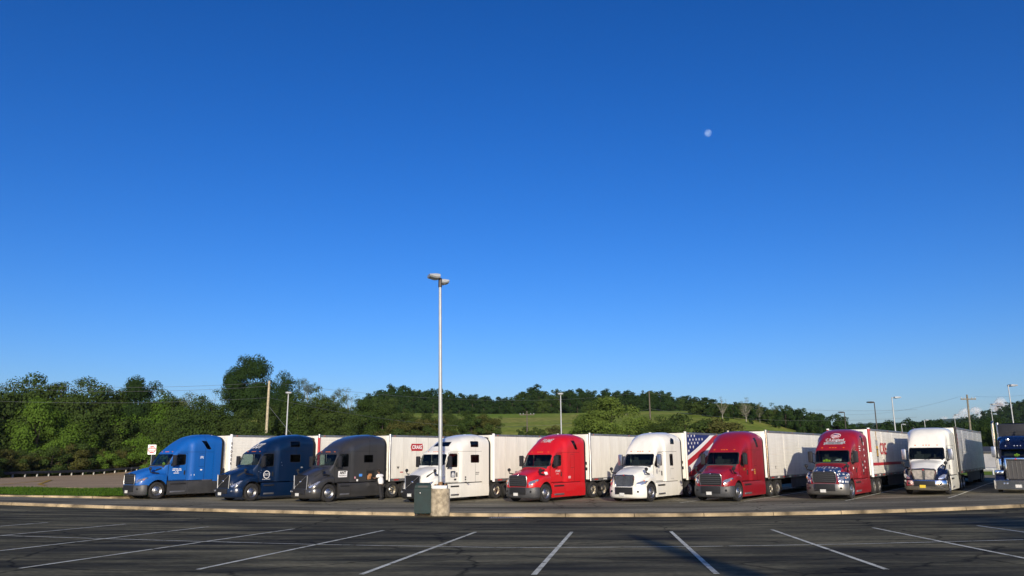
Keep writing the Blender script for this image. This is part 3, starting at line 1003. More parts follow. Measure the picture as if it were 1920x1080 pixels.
    if pete:
        plan = [(0.16, -1.24), (0.05, -1.2), (0.0, -1.1), (0.0, 1.1), (0.05, 1.2), (0.16, 1.24)]
        prof = [(0.04, b0), (0.0, b0 + 0.03), (0.0, b1 - 0.03), (0.04, b1), (0.2, b1)]
    else:
        plan = [(xa - 0.68, -1.215), (0.55, -1.20), (0.40, -1.15), (0.26, -1.02), (0.14, -0.82), (0.06, -0.55), (0.03, -0.25), (0.03, 0.25), (0.06, 0.55), (0.14, 0.82), (0.26, 1.02), (0.40, 1.15), (0.55, 1.20), (xa - 0.68, 1.215)]
        prof = [(0.20, b0 - 0.02), (0.08, b0), (0.02, b0 + 0.08), (0.0, b0 + 0.3), (0.01, b1 - 0.1), (0.035, b1 - 0.02), (0.12, b1)]
    n = len(plan)
    rows = []
    for off, z in prof:
        row = []
        for i, (x, y) in enumerate(plan):
            ax, ay = plan[max(i - 1, 0)]
            bx, by = plan[min(i + 1, n - 1)]
            d = Vector((bx - ax, by - ay)).normalized()
            nn = Vector((d.y, -d.x))                      # inward normal points to +x at the nose
            row.append((x + nn.x * off, y + nn.y * off, z))
        rows.append(row)
    grid_faces(bm, rows)
    bu = obj('bumper', bm, bump, T, 45)
    if not pete:
        dk = SEAL if S['grille'] != 'volvo' else BLACK
        box('air_intake', -0.012, 0.06, -gw * 0.88, gw * 0.88, b0 + 0.22, b1 - 0.04, dk, bu, 0.02)
        for s in (-1, 1):
            h = (0.14, 0.82)
            bm = bmesh.new()
            add_lathe(bm, [(0.0, -0.03), (0.05, -0.025), (0.065, 0.02)], 10, 'x', 0, (0.13, s * 0.86, b0 + 0.38))
            obj('fog_light', bm, SEAL if S['grille'] != 'volvo' else LAMP, bu, 50)
    else:
        for s in (-1, 1):
            for d in (0.0, 0.16):
                bm = bmesh.new()
                add_lathe(bm, [(0.0, -0.03), (0.05, -0.02), (0.055, 0.02)], 10, 'x', 0, (0.0, s * (0.55 + d), b0 + 0.36))
                obj('fog_light', bm, LAMP, bu, 50)
    px = -0.04
    py = 0.10 if not pete else 0.0
    box('number_plate', px, px + 0.014, py - 0.16, py + 0.16, b0 + 0.13, b0 + 0.30, plate, bu)
    # --- skirts, steps, tanks
    sx0, sx1 = xa + 0.66, S['ext'] + 0.02
    if not pete:
        for s in (-1, 1):
            xm = S['door'][1][0] + 0.05
            for (a, b) in ((sx0, xm - 0.008), (xm + 0.008, sx1 - 0.55), (sx1 - 0.534, sx1)):
                bm = bmesh.new()
                prof = [(1.07, s * 1.10), (1.06, s * 1.19), (1.0, s * 1.215), (0.5, s * 1.235), (0.24, s * 1.20), (0.22, s * 1.1)]
                A = [bm.verts.new((a, y, z)) for z, y in prof]
                B = [bm.verts.new((b, y, z)) for z, y in prof]
                bm.faces.new(A)
                bm.faces.new(B[::-1])
                for i in range(len(prof)):
                    bm.faces.new((A[i], A[(i + 1) % 6], B[(i + 1) % 6], B[i]))
                bmesh.ops.recalc_face_normals(bm, faces=bm.faces)
                sk = obj('side_skirt', bm, skirt, T, 50)
                if a == sx0:
                    for z0_, z1_ in ((0.36, 0.46), (0.86, 0.95)):
                        y0_, y1_ = sorted((s * 1.19, s * 1.255))
                        box('step', a + 0.15, b - 0.12, y0_, y1_, z0_, z1_, ALUD if z0_ < 0.5 else BLACK, sk, 0.015)
    else:
        for s in (-1, 1):
            bm = bmesh.new()
            add_lathe(bm, [(0.0, -0.9), (0.3, -0.9), (0.33, -0.86), (0.33, 0.86), (0.3, 0.9), (0.0, 0.9)], 18, 'x', 0, (3.9, s * 0.9, 0.66))
            obj('fuel_tank', bm, CHROME, T, 50)
            bm = bmesh.new()
            for z in (0.42, 0.72):
                add_box(bm, 2.55, 2.98, s * 1.0 - 0.16, s * 1.0 + 0.16, z, z + 0.05)
            obj('step', bm, ALU, T)
    # --- chassis, axles, wheels
    d1, d2 = xa + 5.35, xa + 6.67
    bm = bmesh.new()
    for s in (-1, 1):
        add_box(bm, 0.6, d2 + 0.75, s * 0.43 - 0.04, s * 0.43 + 0.04, 0.72, 1.0)
    for x in (0.9, 2.5, 4.2, d1 - 0.6, d2 + 0.7):
        add_box(bm, x, x + 0.1, -0.386, 0.386, 0.74, 0.96)
    add_box(bm, 0.7, 2.6, -0.35, 0.35, 0.45, 1.35)
    obj('chassis', bm, FRAME, T)
    bm = bmesh.new()
    add_lathe(bm, [(0.0, 1.13), (0.42, 1.13), (0.5, 1.10), (0.5, 1.04), (0.0, 1.04)], 20, 'z', 0, ((d1 + d2) / 2, 0, 0))
    obj('coupling_plate', bm, FRAME, T, 40)
    for x in (xa, d1, d2):
        tube('axle', [(x, -0.95, 0.52), (x, 0.95, 0.52)], 0.09, FRAME, T, 10)
    for s in (-1, 1):
        wheel(T, xa, s * 1.055, True, s).rotation_euler.z += steer
    dual(T, d1)
    dual(T, d2)
    for s in (-1, 1):
        box('mud_flap', d2 + 0.66, d2 + 0.68, s * 0.92 - 0.3, s * 0.92 + 0.3, 0.25, 1.0, SEAL, T)
    # --- mirrors, lamps, wipers
    wx = S['win'][0][0]
    for s in (-1, 1):
        mirror_unit(T, wx + 0.02, 2.04, 2.70, 1.31, mm, s, (wx + 0.1, float(keys(S['hw'], [wx + 0.1])[0]) - 0.02, 1.95))
        if not pete:
            hy = 1.10
            hood_mirror(T, xa - 0.55, 1.16, 1.86, s, (xa + 0.1, 1.02, 1.56))
    for y in (-0.62, -0.16, 0.0, 0.16, 0.62):
        zt_ = S['wind'][4][1] + 0.17
        h = full.ray_cast(Vector((-1, y, zt_)), Vector((1, 0, 0)), 8)
        if h[0] is not None:
            bm = bmesh.new()
            if pete:
                add_lathe(bm, [(0.0, -0.16), (0.035, -0.14), (0.05, 0.05)], 10, 'x', 0, h[0])
            else:
                add_box(bm, h[0].x - 0.02, h[0].x + 0.05, y - 0.05, y + 0.05, zt_ - 0.02, zt_ + 0.02, 0, 0.01)
            obj('marker_light', bm, LAMP if pete else ORANGE, T, 40)
    for s in (-1, 1):
        h0 = full.ray_cast(Vector((-1, s * 0.1, S['wind'][0][1] - 0.03)), Vector((1, 0, 0)), 8)
        h1 = full.ray_cast(Vector((-1, s * 0.1 - 0.62, S['wind'][0][1] + 0.1)), Vector((1, 0, 0)), 8)
        if h0[0] is not None and h1[0] is not None:
            tube('wiper', [h0[0] - Vector((0.02, 0, 0)), h1[0] - Vector((0.02, 0, 0))], 0.012, SEAL, T, 5)
    if pete:
        prism('sun_visor', [(2.42, 2.54), (2.46, 2.52), (2.72, 2.74), (2.70, 2.78)], 'y', -0.95, 0.95, body, T)
        for y in (-0.5, 0.5):
            bm = bmesh.new()
            add_lathe(bm, [(0.0, -0.28), (0.09, -0.24), (0.12, -0.1), (0.05, 0.12)], 12, 'x', 0, (3.0, y, 3.12))
            obj('roof_horn', bm, CHROME, T, 50)
    if fender and extra != 'two_tone':
        pass
    return T, full, hbvh
# ------------------------------------------------------------------ trailers
VAN_WHITE = paint('trailer_white', (0.83, 0.81, 0.735), 0.5, 0.15, 0.75)
REEF_WHITE = paint('ribbed_trailer_white', (0.83, 0.815, 0.75), 0.42, 0.25, 0.7)
ROOF_GREY = simple('trailer_roof', (0.30, 0.32, 0.35), 0.55, 0.3, var=0.3, vscale=1)
STAINLESS = simple('ribbed_stainless', (0.66, 0.66, 0.66), 0.38, 0.45, var=0.15, vscale=2)
RAIL = simple('trailer_rail', (0.36, 0.36, 0.36), 0.45, 0.8, var=0.3, vscale=4)
REEFER_BLACK = simple('cooler_black', (0.02, 0.021, 0.024), 0.5, var=0.3)
TUBE_DARK = simple('trailer_skirt', (0.10, 0.10, 0.11), 0.6, var=0.4, vscale=2)

def rib_side(L, z0, z1, y, s, pitch=0.19):
    """horizontally ribbed side wall"""
    prof = []
    z = z0
    while z < z1 - 0.02:
        e = min(z + pitch, z1)
        prof += [(z, 0.0), (z + 0.012, 0.014), (e - 0.03, 0.014), (e - 0.018, 0.0)]
        z = e
    prof.append((z1, 0.0))
    xs = [0.16, L - 0.06]
    bm = bmesh.new()
    grid_faces(bm, [[(x, s * (y + d), z_) for z_, d in prof] for x in xs])
    bmesh.ops.recalc_face_normals(bm, faces=bm.faces)
    return bm

def trailer(label, loc, rz, style='van', unit=None, post=None, wall=None, L=16.15, top=4.09, front_band=None, marks=True, wheels=True, unit_w=0.98):
    T = thing('semi_trailer', label, 'trailer', loc, rz)
    z0, hw = 1.20, 1.29
    wall = wall or (VAN_WHITE if style == 'van' else REEF_WHITE)
    post = post or ALU
    if style == 'van':
        n = 13
        w = (L - 0.22) / n
        bmp = bmesh.new()
        add_box(bmp, 0.004, w - 0.004, -0.02, 0.02, z0 + 0.05, top - 0.14)
        pm = bpy.data.meshes.new('side_panel')
        bmp.to_mesh(pm)
        bmp.free()
        pm.materials.append(wall)
        bmj = bmesh.new()
        add_box(bmj, -0.03, 0.03, -0.006, 0.006, z0 + 0.05, top - 0.14)
        jm = bpy.data.meshes.new('joint_strip')
        bmj.to_mesh(jm)
        bmj.free()
        jm.materials.append(simple('joint_strip_paint', (0.6, 0.58, 0.53), 0.5))
        for k in range(n):
            p = bpy.data.objects.new('side_panel', pm)
            link(p)
            p.parent = T
            p.location = (0.14 + k * w, -hw + 0.02, 0)
            if k:
                j = bpy.data.objects.new('joint_strip', jm)
                link(j)
                j.parent = T
                j.location = (0.14 + k * w, -hw - 0.003, 0)
        box('far_side_wall', 0.14, L - 0.08, hw - 0.04, hw, z0 + 0.05, top - 0.14, wall, T)
    else:
        for s in (-1, 1):
            obj('ribbed_side_wall', rib_side(L, z0 + 0.05, top - 0.14, hw - 0.01, s), wall, T, 20)
        for k in range(1, 5):
            x = 0.14 + k * (L - 0.3) / 5
            box('joint_strip', x, x + 0.03, -hw - 0.012, -hw + 0.004, z0 + 0.05, top - 0.14, REEF_WHITE if wall is not STAINLESS else STAINLESS, T)
    # nose with rounded corners
    bm = bmesh.new()
    pl = [(L * 0 + 0.20, -hw + 0.03), (0.10, -hw + 0.06), (0.03, -hw + 0.16), (0.0, -hw + 0.34), (0.0, hw - 0.34), (0.03, hw - 0.16), (0.10, hw - 0.06), (0.20, hw - 0.03)]
    grid_faces(bm, [[(x, y, z) for x, y in pl] for z in (z0 - 0.02, z0 + 0.9, z0 + 1.9, top - 0.06)])
    obj('front_wall', bm, wall if wall is not STAINLESS else REEF_WHITE, T, 40)
    for s in (-1, 1):
        bm = bmesh.new()
        add_tube(bm, [(0.13, s * (hw - 0.055), z0 - 0.12), (0.13, s * (hw - 0.055), top + 0.03)], 0.09, 12)
        p = obj('corner_post', bm, post, T, 40)
        if front_band:
            bm = bmesh.new()
            add_tube(bm, [(0.13, s * (hw - 0.055), front_band[0]), (0.13, s * (hw - 0.055), front_band[1])], 0.094, 12)
            obj('corner_band', bm, front_band[2], p, 40)
        y0, y1 = sorted((s * (hw - 0.05), s * (hw + 0.012)))
        box('top_rail', 0.12, L - 0.02, y0, y1, top - 0.15, top - 0.02, RAIL, T, 0.01)
        br = box('bottom_rail', 0.12, L - 0.02, y0, y1, z0 - 0.13, z0 + 0.06, RAIL, T, 0.01)
        if marks and s < 0:
            for k in range(14):
                x = 0.5 + k * 1.12
                box('reflector', x, x + 0.45, s * (hw + 0.0165), s * (hw + 0.013), z0 - 0.06, z0 - 0.005, REDL if k % 2 == 0 else WHITE_PRINT, br)
            for k in range(4):
                x = 0.45 + k * 4.8
                box('side_lamp', x, x + 0.12, s * (hw + 0.018), s * (hw + 0.011), top - 0.1, top - 0.06, ORANGE, T)
    # roof, floor
    bm = bmesh.new()
    pr = [(-hw + 0.01, top - 0.05), (-hw * 0.5, top - 0.012), (0, top), (hw * 0.5, top - 0.012), (hw - 0.01, top - 0.05)]
    grid_faces(bm, [[(x, y, z) for y, z in pr] for x in (0.02, L - 0.02)])
    obj('roof', bm, ROOF_GREY, T)
    box('floor', 0.15, L - 0.05, -hw + 0.06, hw - 0.06, z0 - 0.1, z0 - 0.04, FRAME, T)
    # rear frame and doors
    bm = bmesh.new()
    for s in (-1, 1):
        add_box(bm, L - 0.06, L, s * (hw - 0.05) - 0.06, s * (hw - 0.05) + 0.06, z0 - 0.12, top + 0.015)
    add_box(bm, L - 0.058, L - 0.002, -hw + 0.11, hw - 0.11, top - 0.16, top + 0.01)
    rf = obj('rear_frame', bm, RAIL, T)
    for s in (-1, 1):
        y0, y1 = sorted((s * 0.01, s * (hw - 0.115)))
        box('rear_door', L - 0.05, L - 0.012, y0, y1, z0, top - 0.165, wall, T)
        box('tail_light', L, L + 0.02, s * 1.1 - 0.08, s * 1.1 + 0.08, z0 - 0.02, z0 + 0.06, REDL, rf)
    bm = bmesh.new()
    for s in (-1, 1):
        add_box(bm, L - 0.05, L + 0.03, s * 0.6 - 0.04, s * 0.6 + 0.04, 0.5, z0 - 0.12)
    add_box(bm, L - 0.04, L + 0.04, -1.15, 1.15, 0.45, 0.56)
    obj('underride_guard', bm, RAIL, T)
    # landing legs, skirt, bogie
    for s in (-1, 1):
        bm = bmesh.new()
        add_box(bm, 2.45, 2.59, s * 0.85 - 0.07, s * 0.85 + 0.07, 0.45, z0 - 0.1)
        add_box(bm, 2.48, 2.56, s * 0.85 - 0.045, s * 0.85 + 0.045, 0.22, 0.5)
        add_box(bm, 2.40, 2.64, s * 0.85 - 0.12, s * 0.85 + 0.12, 0.19, 0.22)
        obj('landing_leg', bm, RAIL, T)
        y0, y1 = sorted((s * 1.17, s * 1.20))
        box('side_skirt', 4.6, 12.6, y0, y1, 0.42, z0 - 0.135, TUBE_DARK, T)
    bm = bmesh.new()
    for s in (-1, 1):
        add_box(bm, 12.7, 15.9, s * 0.55 - 0.06, s * 0.55 + 0.06, 0.8, z0 - 0.1)
    obj('bogie_frame', bm, FRAME, T)
    for x in (13.4, 14.72):
        tube('axle', [(x, -0.95, 0.52), (x, 0.95, 0.52)], 0.08, FRAME, T, 8)
        dual(T, x, RIM_DULL)
    for s in (-1, 1):
        box('mud_flap', 15.4, 15.42, s * 0.92 - 0.3, s * 0.92 + 0.3, 0.2, z0 - 0.12, SEAL, T)
    # nose equipment
    if unit:
        bm = bmesh.new()
        add_box(bm, -0.46, -0.005, -unit_w, unit_w, 1.75, top - (0.19 if unit_w < 1.1 else 0.06), 0, 0.12)
        u = obj('cooling_unit', bm, REEFER_BLACK if unit == 'black' else VAN_WHITE, T, 40)
        for k in range(7):
            z = 2.55 + k * 0.17
            bm = bmesh.new()
            add_box(bm, -0.475, -0.455, -0.8, 0.8, z, z + 0.09, 0, 0.008)
            obj('louvre', bm, REEFER_BLACK, u)
        for s in ((-1, 1) if unit == 'black' else ()):
            for k in range(6):
                z = 2.3 + k * 0.24
                y0, y1 = sorted((s * 0.975, s * 0.99))
                box('louvre', -0.40, -0.10, y0, y1, z, z + 0.13, SEAL, u)
    else:
        for z, w in ((1.75, 0.16), (2.1, 0.1)):
            box('connector_box', -0.05, -0.002, -1.02 - w / 2, -1.02 + w / 2, z, z + 0.18, BLACK, T, 0.01)
    return T
# ------------------------------------------------------------------ pixel rays, only used to find where things stand
def ray(px, py):
    u, v = (px - 960) / 1464.0, (540 - py) / 1464.0
    c, s = math.cos(-ROLL), math.sin(-ROLL)
    u, v = u * c - v * s, u * s + v * c
    return Vector((u, math.cos(PITCH) - v * math.sin(PITCH), math.sin(PITCH) + v * math.cos(PITCH)))

def at_depth(px, py, Y):
    d = ray(px, py)
    return EYE + d * (Y / d.y)

def at_z(px, py, z):
    d = ray(px, py)
    return EYE + d * ((z - EYE.z) / d.z)

def smooth(a, b, x):
    t = np.clip((np.asarray(x, float) - a) / (b - a), 0, 1)
    return t * t * (3 - 2 * t)

def zlot(x):
    return -1.13 + 0.00036 * np.minimum(np.asarray(x, float) ** 2, 1200)

kp = []
for px, py in ((0, 941), (300, 950), (480, 954.5), (850, 962), (960, 963), (1400, 960), (1650, 954), (1920, 945)):
    x = 0.0
    for _ in range(12):
        p = at_z(px, py, float(zlot(x)) + 0.15)
        x = p.x
    kp.append((p.x, p.y))
KFIT = np.polyfit([p[0] for p in kp], [p[1] for p in kp], 3)

def ykerb(x):
    return np.polyval(KFIT, np.clip(x, -32, 27)) + 0.35 * (np.clip(x, -90, -32) + 32) * -1 * 0.6 + 0.0 * x

KA = [(-3, 0.5), (-1.2, 0.6), (-0.6, 0.9), (0, 1), (0.2, 1), (0.25, 0.97), (0.30, 0.88), (0.36, 0.66), (0.41, 0.36), (0.45, 0.10), (0.5, 0.02), (0.6, 0.0), (3, 0.0)]
RY = [(-50, 0), (84, 0), (110, 1.2), (150, 7.2), (220, 14.6), (320, 19.5), (450, 26), (800, 22), (1500, 10), (4400, 0)]

def H(x, y, paved=True):
    x, y = np.asarray(x, float), np.asarray(y, float)
    zl = zlot(x)
    yk = ykerb(x)
    z = np.where(y < yk, zl * np.clip(y, -5, None) / yk, zl + 0.15 * (1 - smooth(yk, yk + 10, y)))
    a = x / np.maximum(y, 5)
    a0 = np.clip(a, -3, 3)
    far = np.interp(y - 30 * smooth(0.30, 0.42, -a0), [t[0] for t in RY], [t[1] for t in RY]) * pchip([t[0] for t in KA], [t[1] for t in KA], np.clip(a, -3, 3))
    far = far + 0.9 * np.sin(x * 0.021 + 1.3) * np.sin(y * 0.017) * smooth(110, 200, y)
    far = far + 45 * np.exp(-((x - 420) ** 2 + (y - 520) ** 2) / 16200.0)
    far = far + 112 * np.exp(-((y - 2700) / 500.0) ** 2) * (0.78 + 0.2 * smooth(0.36, 0.6, a)) * (1 + 0.05 * np.sin(x * 0.006) + 0.03 * np.sin(x * 0.017 + 1))
    return z + far

def on_ground(px, py, lift_=0.0):
    d = ray(px, py)
    t = 20.0
    for _ in range(60):
        p = EYE + d * t
        err = p.z - float(H(p.x, p.y)) - lift_
        t += -err / d.z * 0.6
    return EYE + d * t

def mix_mat(name, cols, scale, rough=0.9, stretch=(1, 1, 1), bump=0.3, bscale=60.0, crack=False, detail=8, patch=None, gstretch=(1, 1, 1)):
    """ground covering: colour ramp over layered noise"""
    m, nt, b = nodes_of(name)
    L = nt.links.new
    tc = nt.nodes.new('ShaderNodeTexCoord')
    mp = nt.nodes.new('ShaderNodeMapping')
    mp.inputs['Scale'].default_value = stretch
    L(tc.outputs['Object'], mp.inputs[0])
    n1 = nt.nodes.new('ShaderNodeTexNoise')
    n1.inputs['Scale'].default_value = scale
    n1.inputs['Detail'].default_value = detail
    n1.inputs['Roughness'].default_value = 0.62
    L(mp.outputs[0], n1.inputs['Vector'])
    cr = nt.nodes.new('ShaderNodeValToRGB')
    els = cr.color_ramp.elements
    while len(els) < len(cols):
        els.new(0.5)
    for i, (p, c) in enumerate(cols):
        els[i].position = p
        els[i].color = (*c, 1)
    L(n1.outputs['Fac'], cr.inputs[0])
    col = cr.outputs[0]
    n3 = nt.nodes.new('ShaderNodeTexNoise')
    n3.inputs['Scale'].default_value = bscale
    n3.inputs['Detail'].default_value = 5
    mp3 = nt.nodes.new('ShaderNodeMapping')
    mp3.inputs['Scale'].default_value = gstretch
    L(tc.outputs['Object'], mp3.inputs[0])
    L(mp3.outputs[0], n3.inputs['Vector'])
    g = nt.nodes.new('ShaderNodeMapRange')
    g.inputs['From Min'].default_value = 0.3
    g.inputs['From Max'].default_value = 0.7
    g.inputs['To Min'].default_value = 0.62
    g.inputs['To Max'].default_value = 1.4
    L(n3.outputs['Fac'], g.inputs['Value'])
    vm = nt.nodes.new('ShaderNodeVectorMath')
    vm.operation = 'SCALE'
    L(col, vm.inputs[0])
    L(g.outputs[0], vm.inputs['Scale'])
    col = vm.outputs[0]
    if patch:
        n4 = nt.nodes.new('ShaderNodeTexNoise')
        n4.inputs['Scale'].default_value = patch[0]
        n4.inputs['Detail'].default_value = 4
        mp2 = nt.nodes.new('ShaderNodeMapping')
        mp2.inputs['Scale'].default_value = patch[2]
        L(tc.outputs['Object'], mp2.inputs[0])
        L(mp2.outputs[0], n4.inputs['Vector'])
        r4 = nt.nodes.new('ShaderNodeMapRange')
        r4.inputs['From Min'].default_value = 0.48
        r4.inputs['From Max'].default_value = 0.68
        L(n4.outputs['Fac'], r4.inputs['Value'])
        mx = nt.nodes.new('ShaderNodeMix')
        mx.data_type = 'RGBA'
        L(r4.outputs[0], mx.inputs['Factor'])
        L(col, mx.inputs['A'])
        mx.inputs['B'].default_value = (*patch[1], 1)
        col = mx.outputs['Result']
    if crack:
        vo = nt.nodes.new('ShaderNodeTexVoronoi')
        vo.feature = 'DISTANCE_TO_EDGE'
        vo.inputs['Scale'].default_value = 0.16
        nd = nt.nodes.new('ShaderNodeTexNoise')
        nd.inputs['Scale'].default_value = 0.9
        nd.inputs['Detail'].default_value = 6
        ad = nt.nodes.new('ShaderNodeMix')
        ad.data_type = 'RGBA'
        ad.blend_type = 'ADD'
        ad.inputs['Factor'].default_value = 1.6
        L(tc.outputs['Object'], ad.inputs['A'])
        L(tc.outputs['Object'], nd.inputs['Vector'])
        L(nd.outputs['Color'], ad.inputs['B'])
        L(ad.outputs['Result'], vo.inputs['Vector'])
        rr = nt.nodes.new('ShaderNodeMapRange')
        rr.inputs['From Min'].default_value = 0.0
        rr.inputs['From Max'].default_value = 0.011
        rr.inputs['To Min'].default_value = 0.3
        rr.inputs['To Max'].default_value = 1.0
        L(vo.outputs['Distance'], rr.inputs['Value'])
        v2 = nt.nodes.new('ShaderNodeVectorMath')
        v2.operation = 'SCALE'
        L(col, v2.inputs[0])
        L(rr.outputs[0], v2.inputs['Scale'])
        col = v2.outputs[0]
    L(col, b.inputs['Base Color'])
    b.inputs['Roughness'].default_value = rough
    b.inputs['Specular IOR Level'].default_value = 0.04
    if bump:
        bp = nt.nodes.new('ShaderNodeBump')
        bp.inputs['Strength'].default_value = bump
        bp.inputs['Distance'].default_value = 0.02
        L(n3.outputs['Fac'], bp.inputs['Height'])
        L(bp.outputs[0], b.inputs['Normal'])
    MATS[name] = m
    return m

ASPHALT_CAR = mix_mat('car_lot_asphalt', [(0.37, (0.042, 0.039, 0.026)), (0.46, (0.092, 0.084, 0.052)), (0.54, (0.145, 0.131, 0.078)), (0.64, (0.215, 0.19, 0.112))], 0.6, 0.88, (0.40, 1.7, 1), 0.6, 7, True, 10, (0.34, (0.038, 0.036, 0.028), (0.4, 1.8, 1)), (1.0, 2.6, 1))
ASPHALT_TRUCK = mix_mat('truck_lot_asphalt', [(0.36, (0.145, 0.132, 0.092)), (0.5, (0.23, 0.208, 0.145)), (0.64, (0.32, 0.288, 0.20))], 0.5, 0.9, (0.30, 1.5, 1), 0.5, 7, True, 9, (0.16, (0.095, 0.088, 0.064), (0.35, 1.4, 1)), (1.0, 2.6, 1))
ROAD = mix_mat('worn_road', [(0.3, (0.33, 0.235, 0.14)), (0.7, (0.45, 0.33, 0.20))], 0.25, 0.9, (0.5, 1, 1), 0.3, 25)
GRASS = mix_mat('mown_grass', [(0.3, (0.04, 0.10, 0.009)), (0.55, (0.06, 0.13, 0.012)), (0.75, (0.13, 0.16, 0.03))], 1.2, 0.95, (1, 1, 1), 0.9, 14)
FIELD = mix_mat('hill_grass', [(0.36, (0.13, 0.18, 0.022)), (0.5, (0.19, 0.235, 0.035)), (0.64, (0.30, 0.28, 0.07))], 0.03, 0.95, (1, 2.2, 1), 0.8, 0.9, False, 9, (0.012, (0.14, 0.25, 0.018), (1, 1, 1)))
CONCRETE = simple('kerb_concrete', (0.42, 0.325, 0.195), 0.9, var=0.75, vscale=1.1, bump=0.6, bscale=25)
CONCRETE2 = simple('weathered_concrete', (0.44, 0.37, 0.26), 0.92, var=0.55, vscale=4.5, bump=0.8, bscale=14)
LINE = mix_mat('worn_line_paint', [(0.34, (0.09, 0.086, 0.058)), (0.41, (0.55, 0.54, 0.43)), (0.65, (0.82, 0.81, 0.66))], 3.0, 0.8, (1, 1, 1), 0.3, 50)
LINE_Y = mix_mat('worn_yellow_paint', [(0.34, (0.22, 0.17, 0.08)), (0.5, (0.48, 0.30, 0.04))], 2.0, 0.8, (1, 1, 1), 0.2, 50)
GALV = simple('galvanised_steel', (0.40, 0.42, 0.44), 0.5, 0.6, var=0.2, vscale=3)
POLE_GREY = simple('pole_grey_paint', (0.40, 0.42, 0.43), 0.45, 0.2, var=0.12, vscale=2)
BRONZE = simple('bronze_pole', (0.06, 0.05, 0.045), 0.5, 0.3)
WOOD = simple('weathered_pole_wood', (0.46, 0.40, 0.27), 0.9, var=0.35, vscale=5, bump=0.5, bscale=20)
WOODD = simple('dark_pole_wood', (0.12, 0.10, 0.08), 0.9, var=0.35, vscale=5)
RUST = simple('dark_guardrail', (0.045, 0.05, 0.07), 0.55, 0.4, var=0.3, vscale=2)
BIN = simple('green_bin', (0.0015, 0.019, 0.020), 0.7, var=0.35, vscale=3)

def tm(bmname, rows, mat, name, k='structure', parent=None, sm=True):
    bm = bmesh.new()
    grid_faces(bm, rows)
    bmesh.ops.recalc_face_normals(bm, faces=bm.faces)
    f = max(bm.faces, key=lambda f: f.calc_area())
    if f.normal.z < 0:
        bmesh.ops.reverse_faces(bm, faces=bm.faces)
    o = obj(name, bm, mat, parent, 180 if sm else None)
    if parent is None:
        kind(o, k)
    return o

# --- ground sheet to the horizon (sunk under the paving)
def paved_mask(x, y):
    lot = smooth(-3, 3, (x + 24) - (y - 50.5) * 0.72) * smooth(-2, 2, 80 - y) * smooth(-4, 4, 68 - np.abs(x))
    car = smooth(0, 2, ykerb(x) + 4 - y) * smooth(-4, 4, 68 - np.abs(x)) * smooth(-2, 2, y + 58)
    return np.clip(np.maximum(lot, car), 0, 1)

ang = np.unique(np.concatenate([np.linspace(-180, -42, 40), np.linspace(-42, 42, 240), np.linspace(42, 180, 40)]))
rad = np.unique(np.concatenate([[0.0], np.linspace(3, 150, 90), np.geomspace(150, 1200, 70), np.geomspace(1200, 4400, 40)]))
A_, R_ = np.meshgrid(np.radians(ang), rad, indexing='ij')
GX, GY = R_ * np.sin(A_), R_ * np.cos(A_)
GZ = H(GX, GY) - 0.55 * paved_mask(GX, GY) - 0.03
na, nr = GX.shape
me = bpy.data.meshes.new('ground')
idx = np.arange(na * nr).reshape(na, nr)
quads = np.stack([idx[:-1, :-1], idx[1:, :-1], idx[1:, 1:], idx[:-1, 1:]], -1).reshape(-1, 4)
me.from_pydata(np.stack([GX, GY, GZ], -1).reshape(-1, 3).tolist(), [], quads[:, ::-1].tolist())
me.update()
FOREST = mix_mat('far_forest', [(0.35, (0.016, 0.032, 0.012)), (0.6, (0.035, 0.060, 0.018))], 0.03, 0.95, (1, 1, 1), 0, 0.1)
g = obj('ground', me, [FIELD, FOREST], None, 180)
rq = np.hypot(GX, GY).reshape(-1)[quads[:, 0]]
g.data.polygons.foreach_set('material_index', (rq > 850).astype(np.int32))
kind(g, 'structure')
if g.data.polygons[len(g.data.polygons) // 2].normal.z < 0:
    g.data.flip_normals()

# --- car park in front, falling gently towards the kerb
xs = np.linspace(-66, 66, 89)
rows = []
for t in np.linspace(0, 1, 40):
    row = []
    for x in xs:
        y = -55 + (float(ykerb(x)) - 0.16 + 55) * t
        row.append((x, y, float(H(x, min(y, float(ykerb(x)) - 0.001)))))
    rows.append(row)
car_lot = tm('', rows, ASPHALT_CAR, 'car_park')

# --- lorry park behind the kerb
def left_edge(y):
    return -24.4 + (y - 50.5) * 0.72 if y > 50.5 else -66
rows = []
for t in np.linspace(0, 1, 26):
    row = []
    for k in range(60):
        u = k / 59
        yb = 50.5
        x = -66 + 132 * u
        y0 = float(ykerb(x)) - 0.01
        y = y0 + (50.4 - y0) * t
        row.append((x, y, float(H(x, max(y, float(ykerb(x)) + 0.001)))))
    rows.append(row)
lorry_lot = tm('', rows, ASPHALT_TRUCK, 'lorry_park')
rows = []
for t in np.linspace(0, 1, 26):
    y = 50.39 + (82 - 50.39) * t
    xl = left_edge(max(y, 50.51))
    rows.append([(xl + (66 - xl) * u, y, float(H(xl + (66 - xl) * u, y)) + 0.004) for u in np.linspace(0, 1, 50)])
tm('', rows, ASPHALT_TRUCK, 'lorry_park_rear')

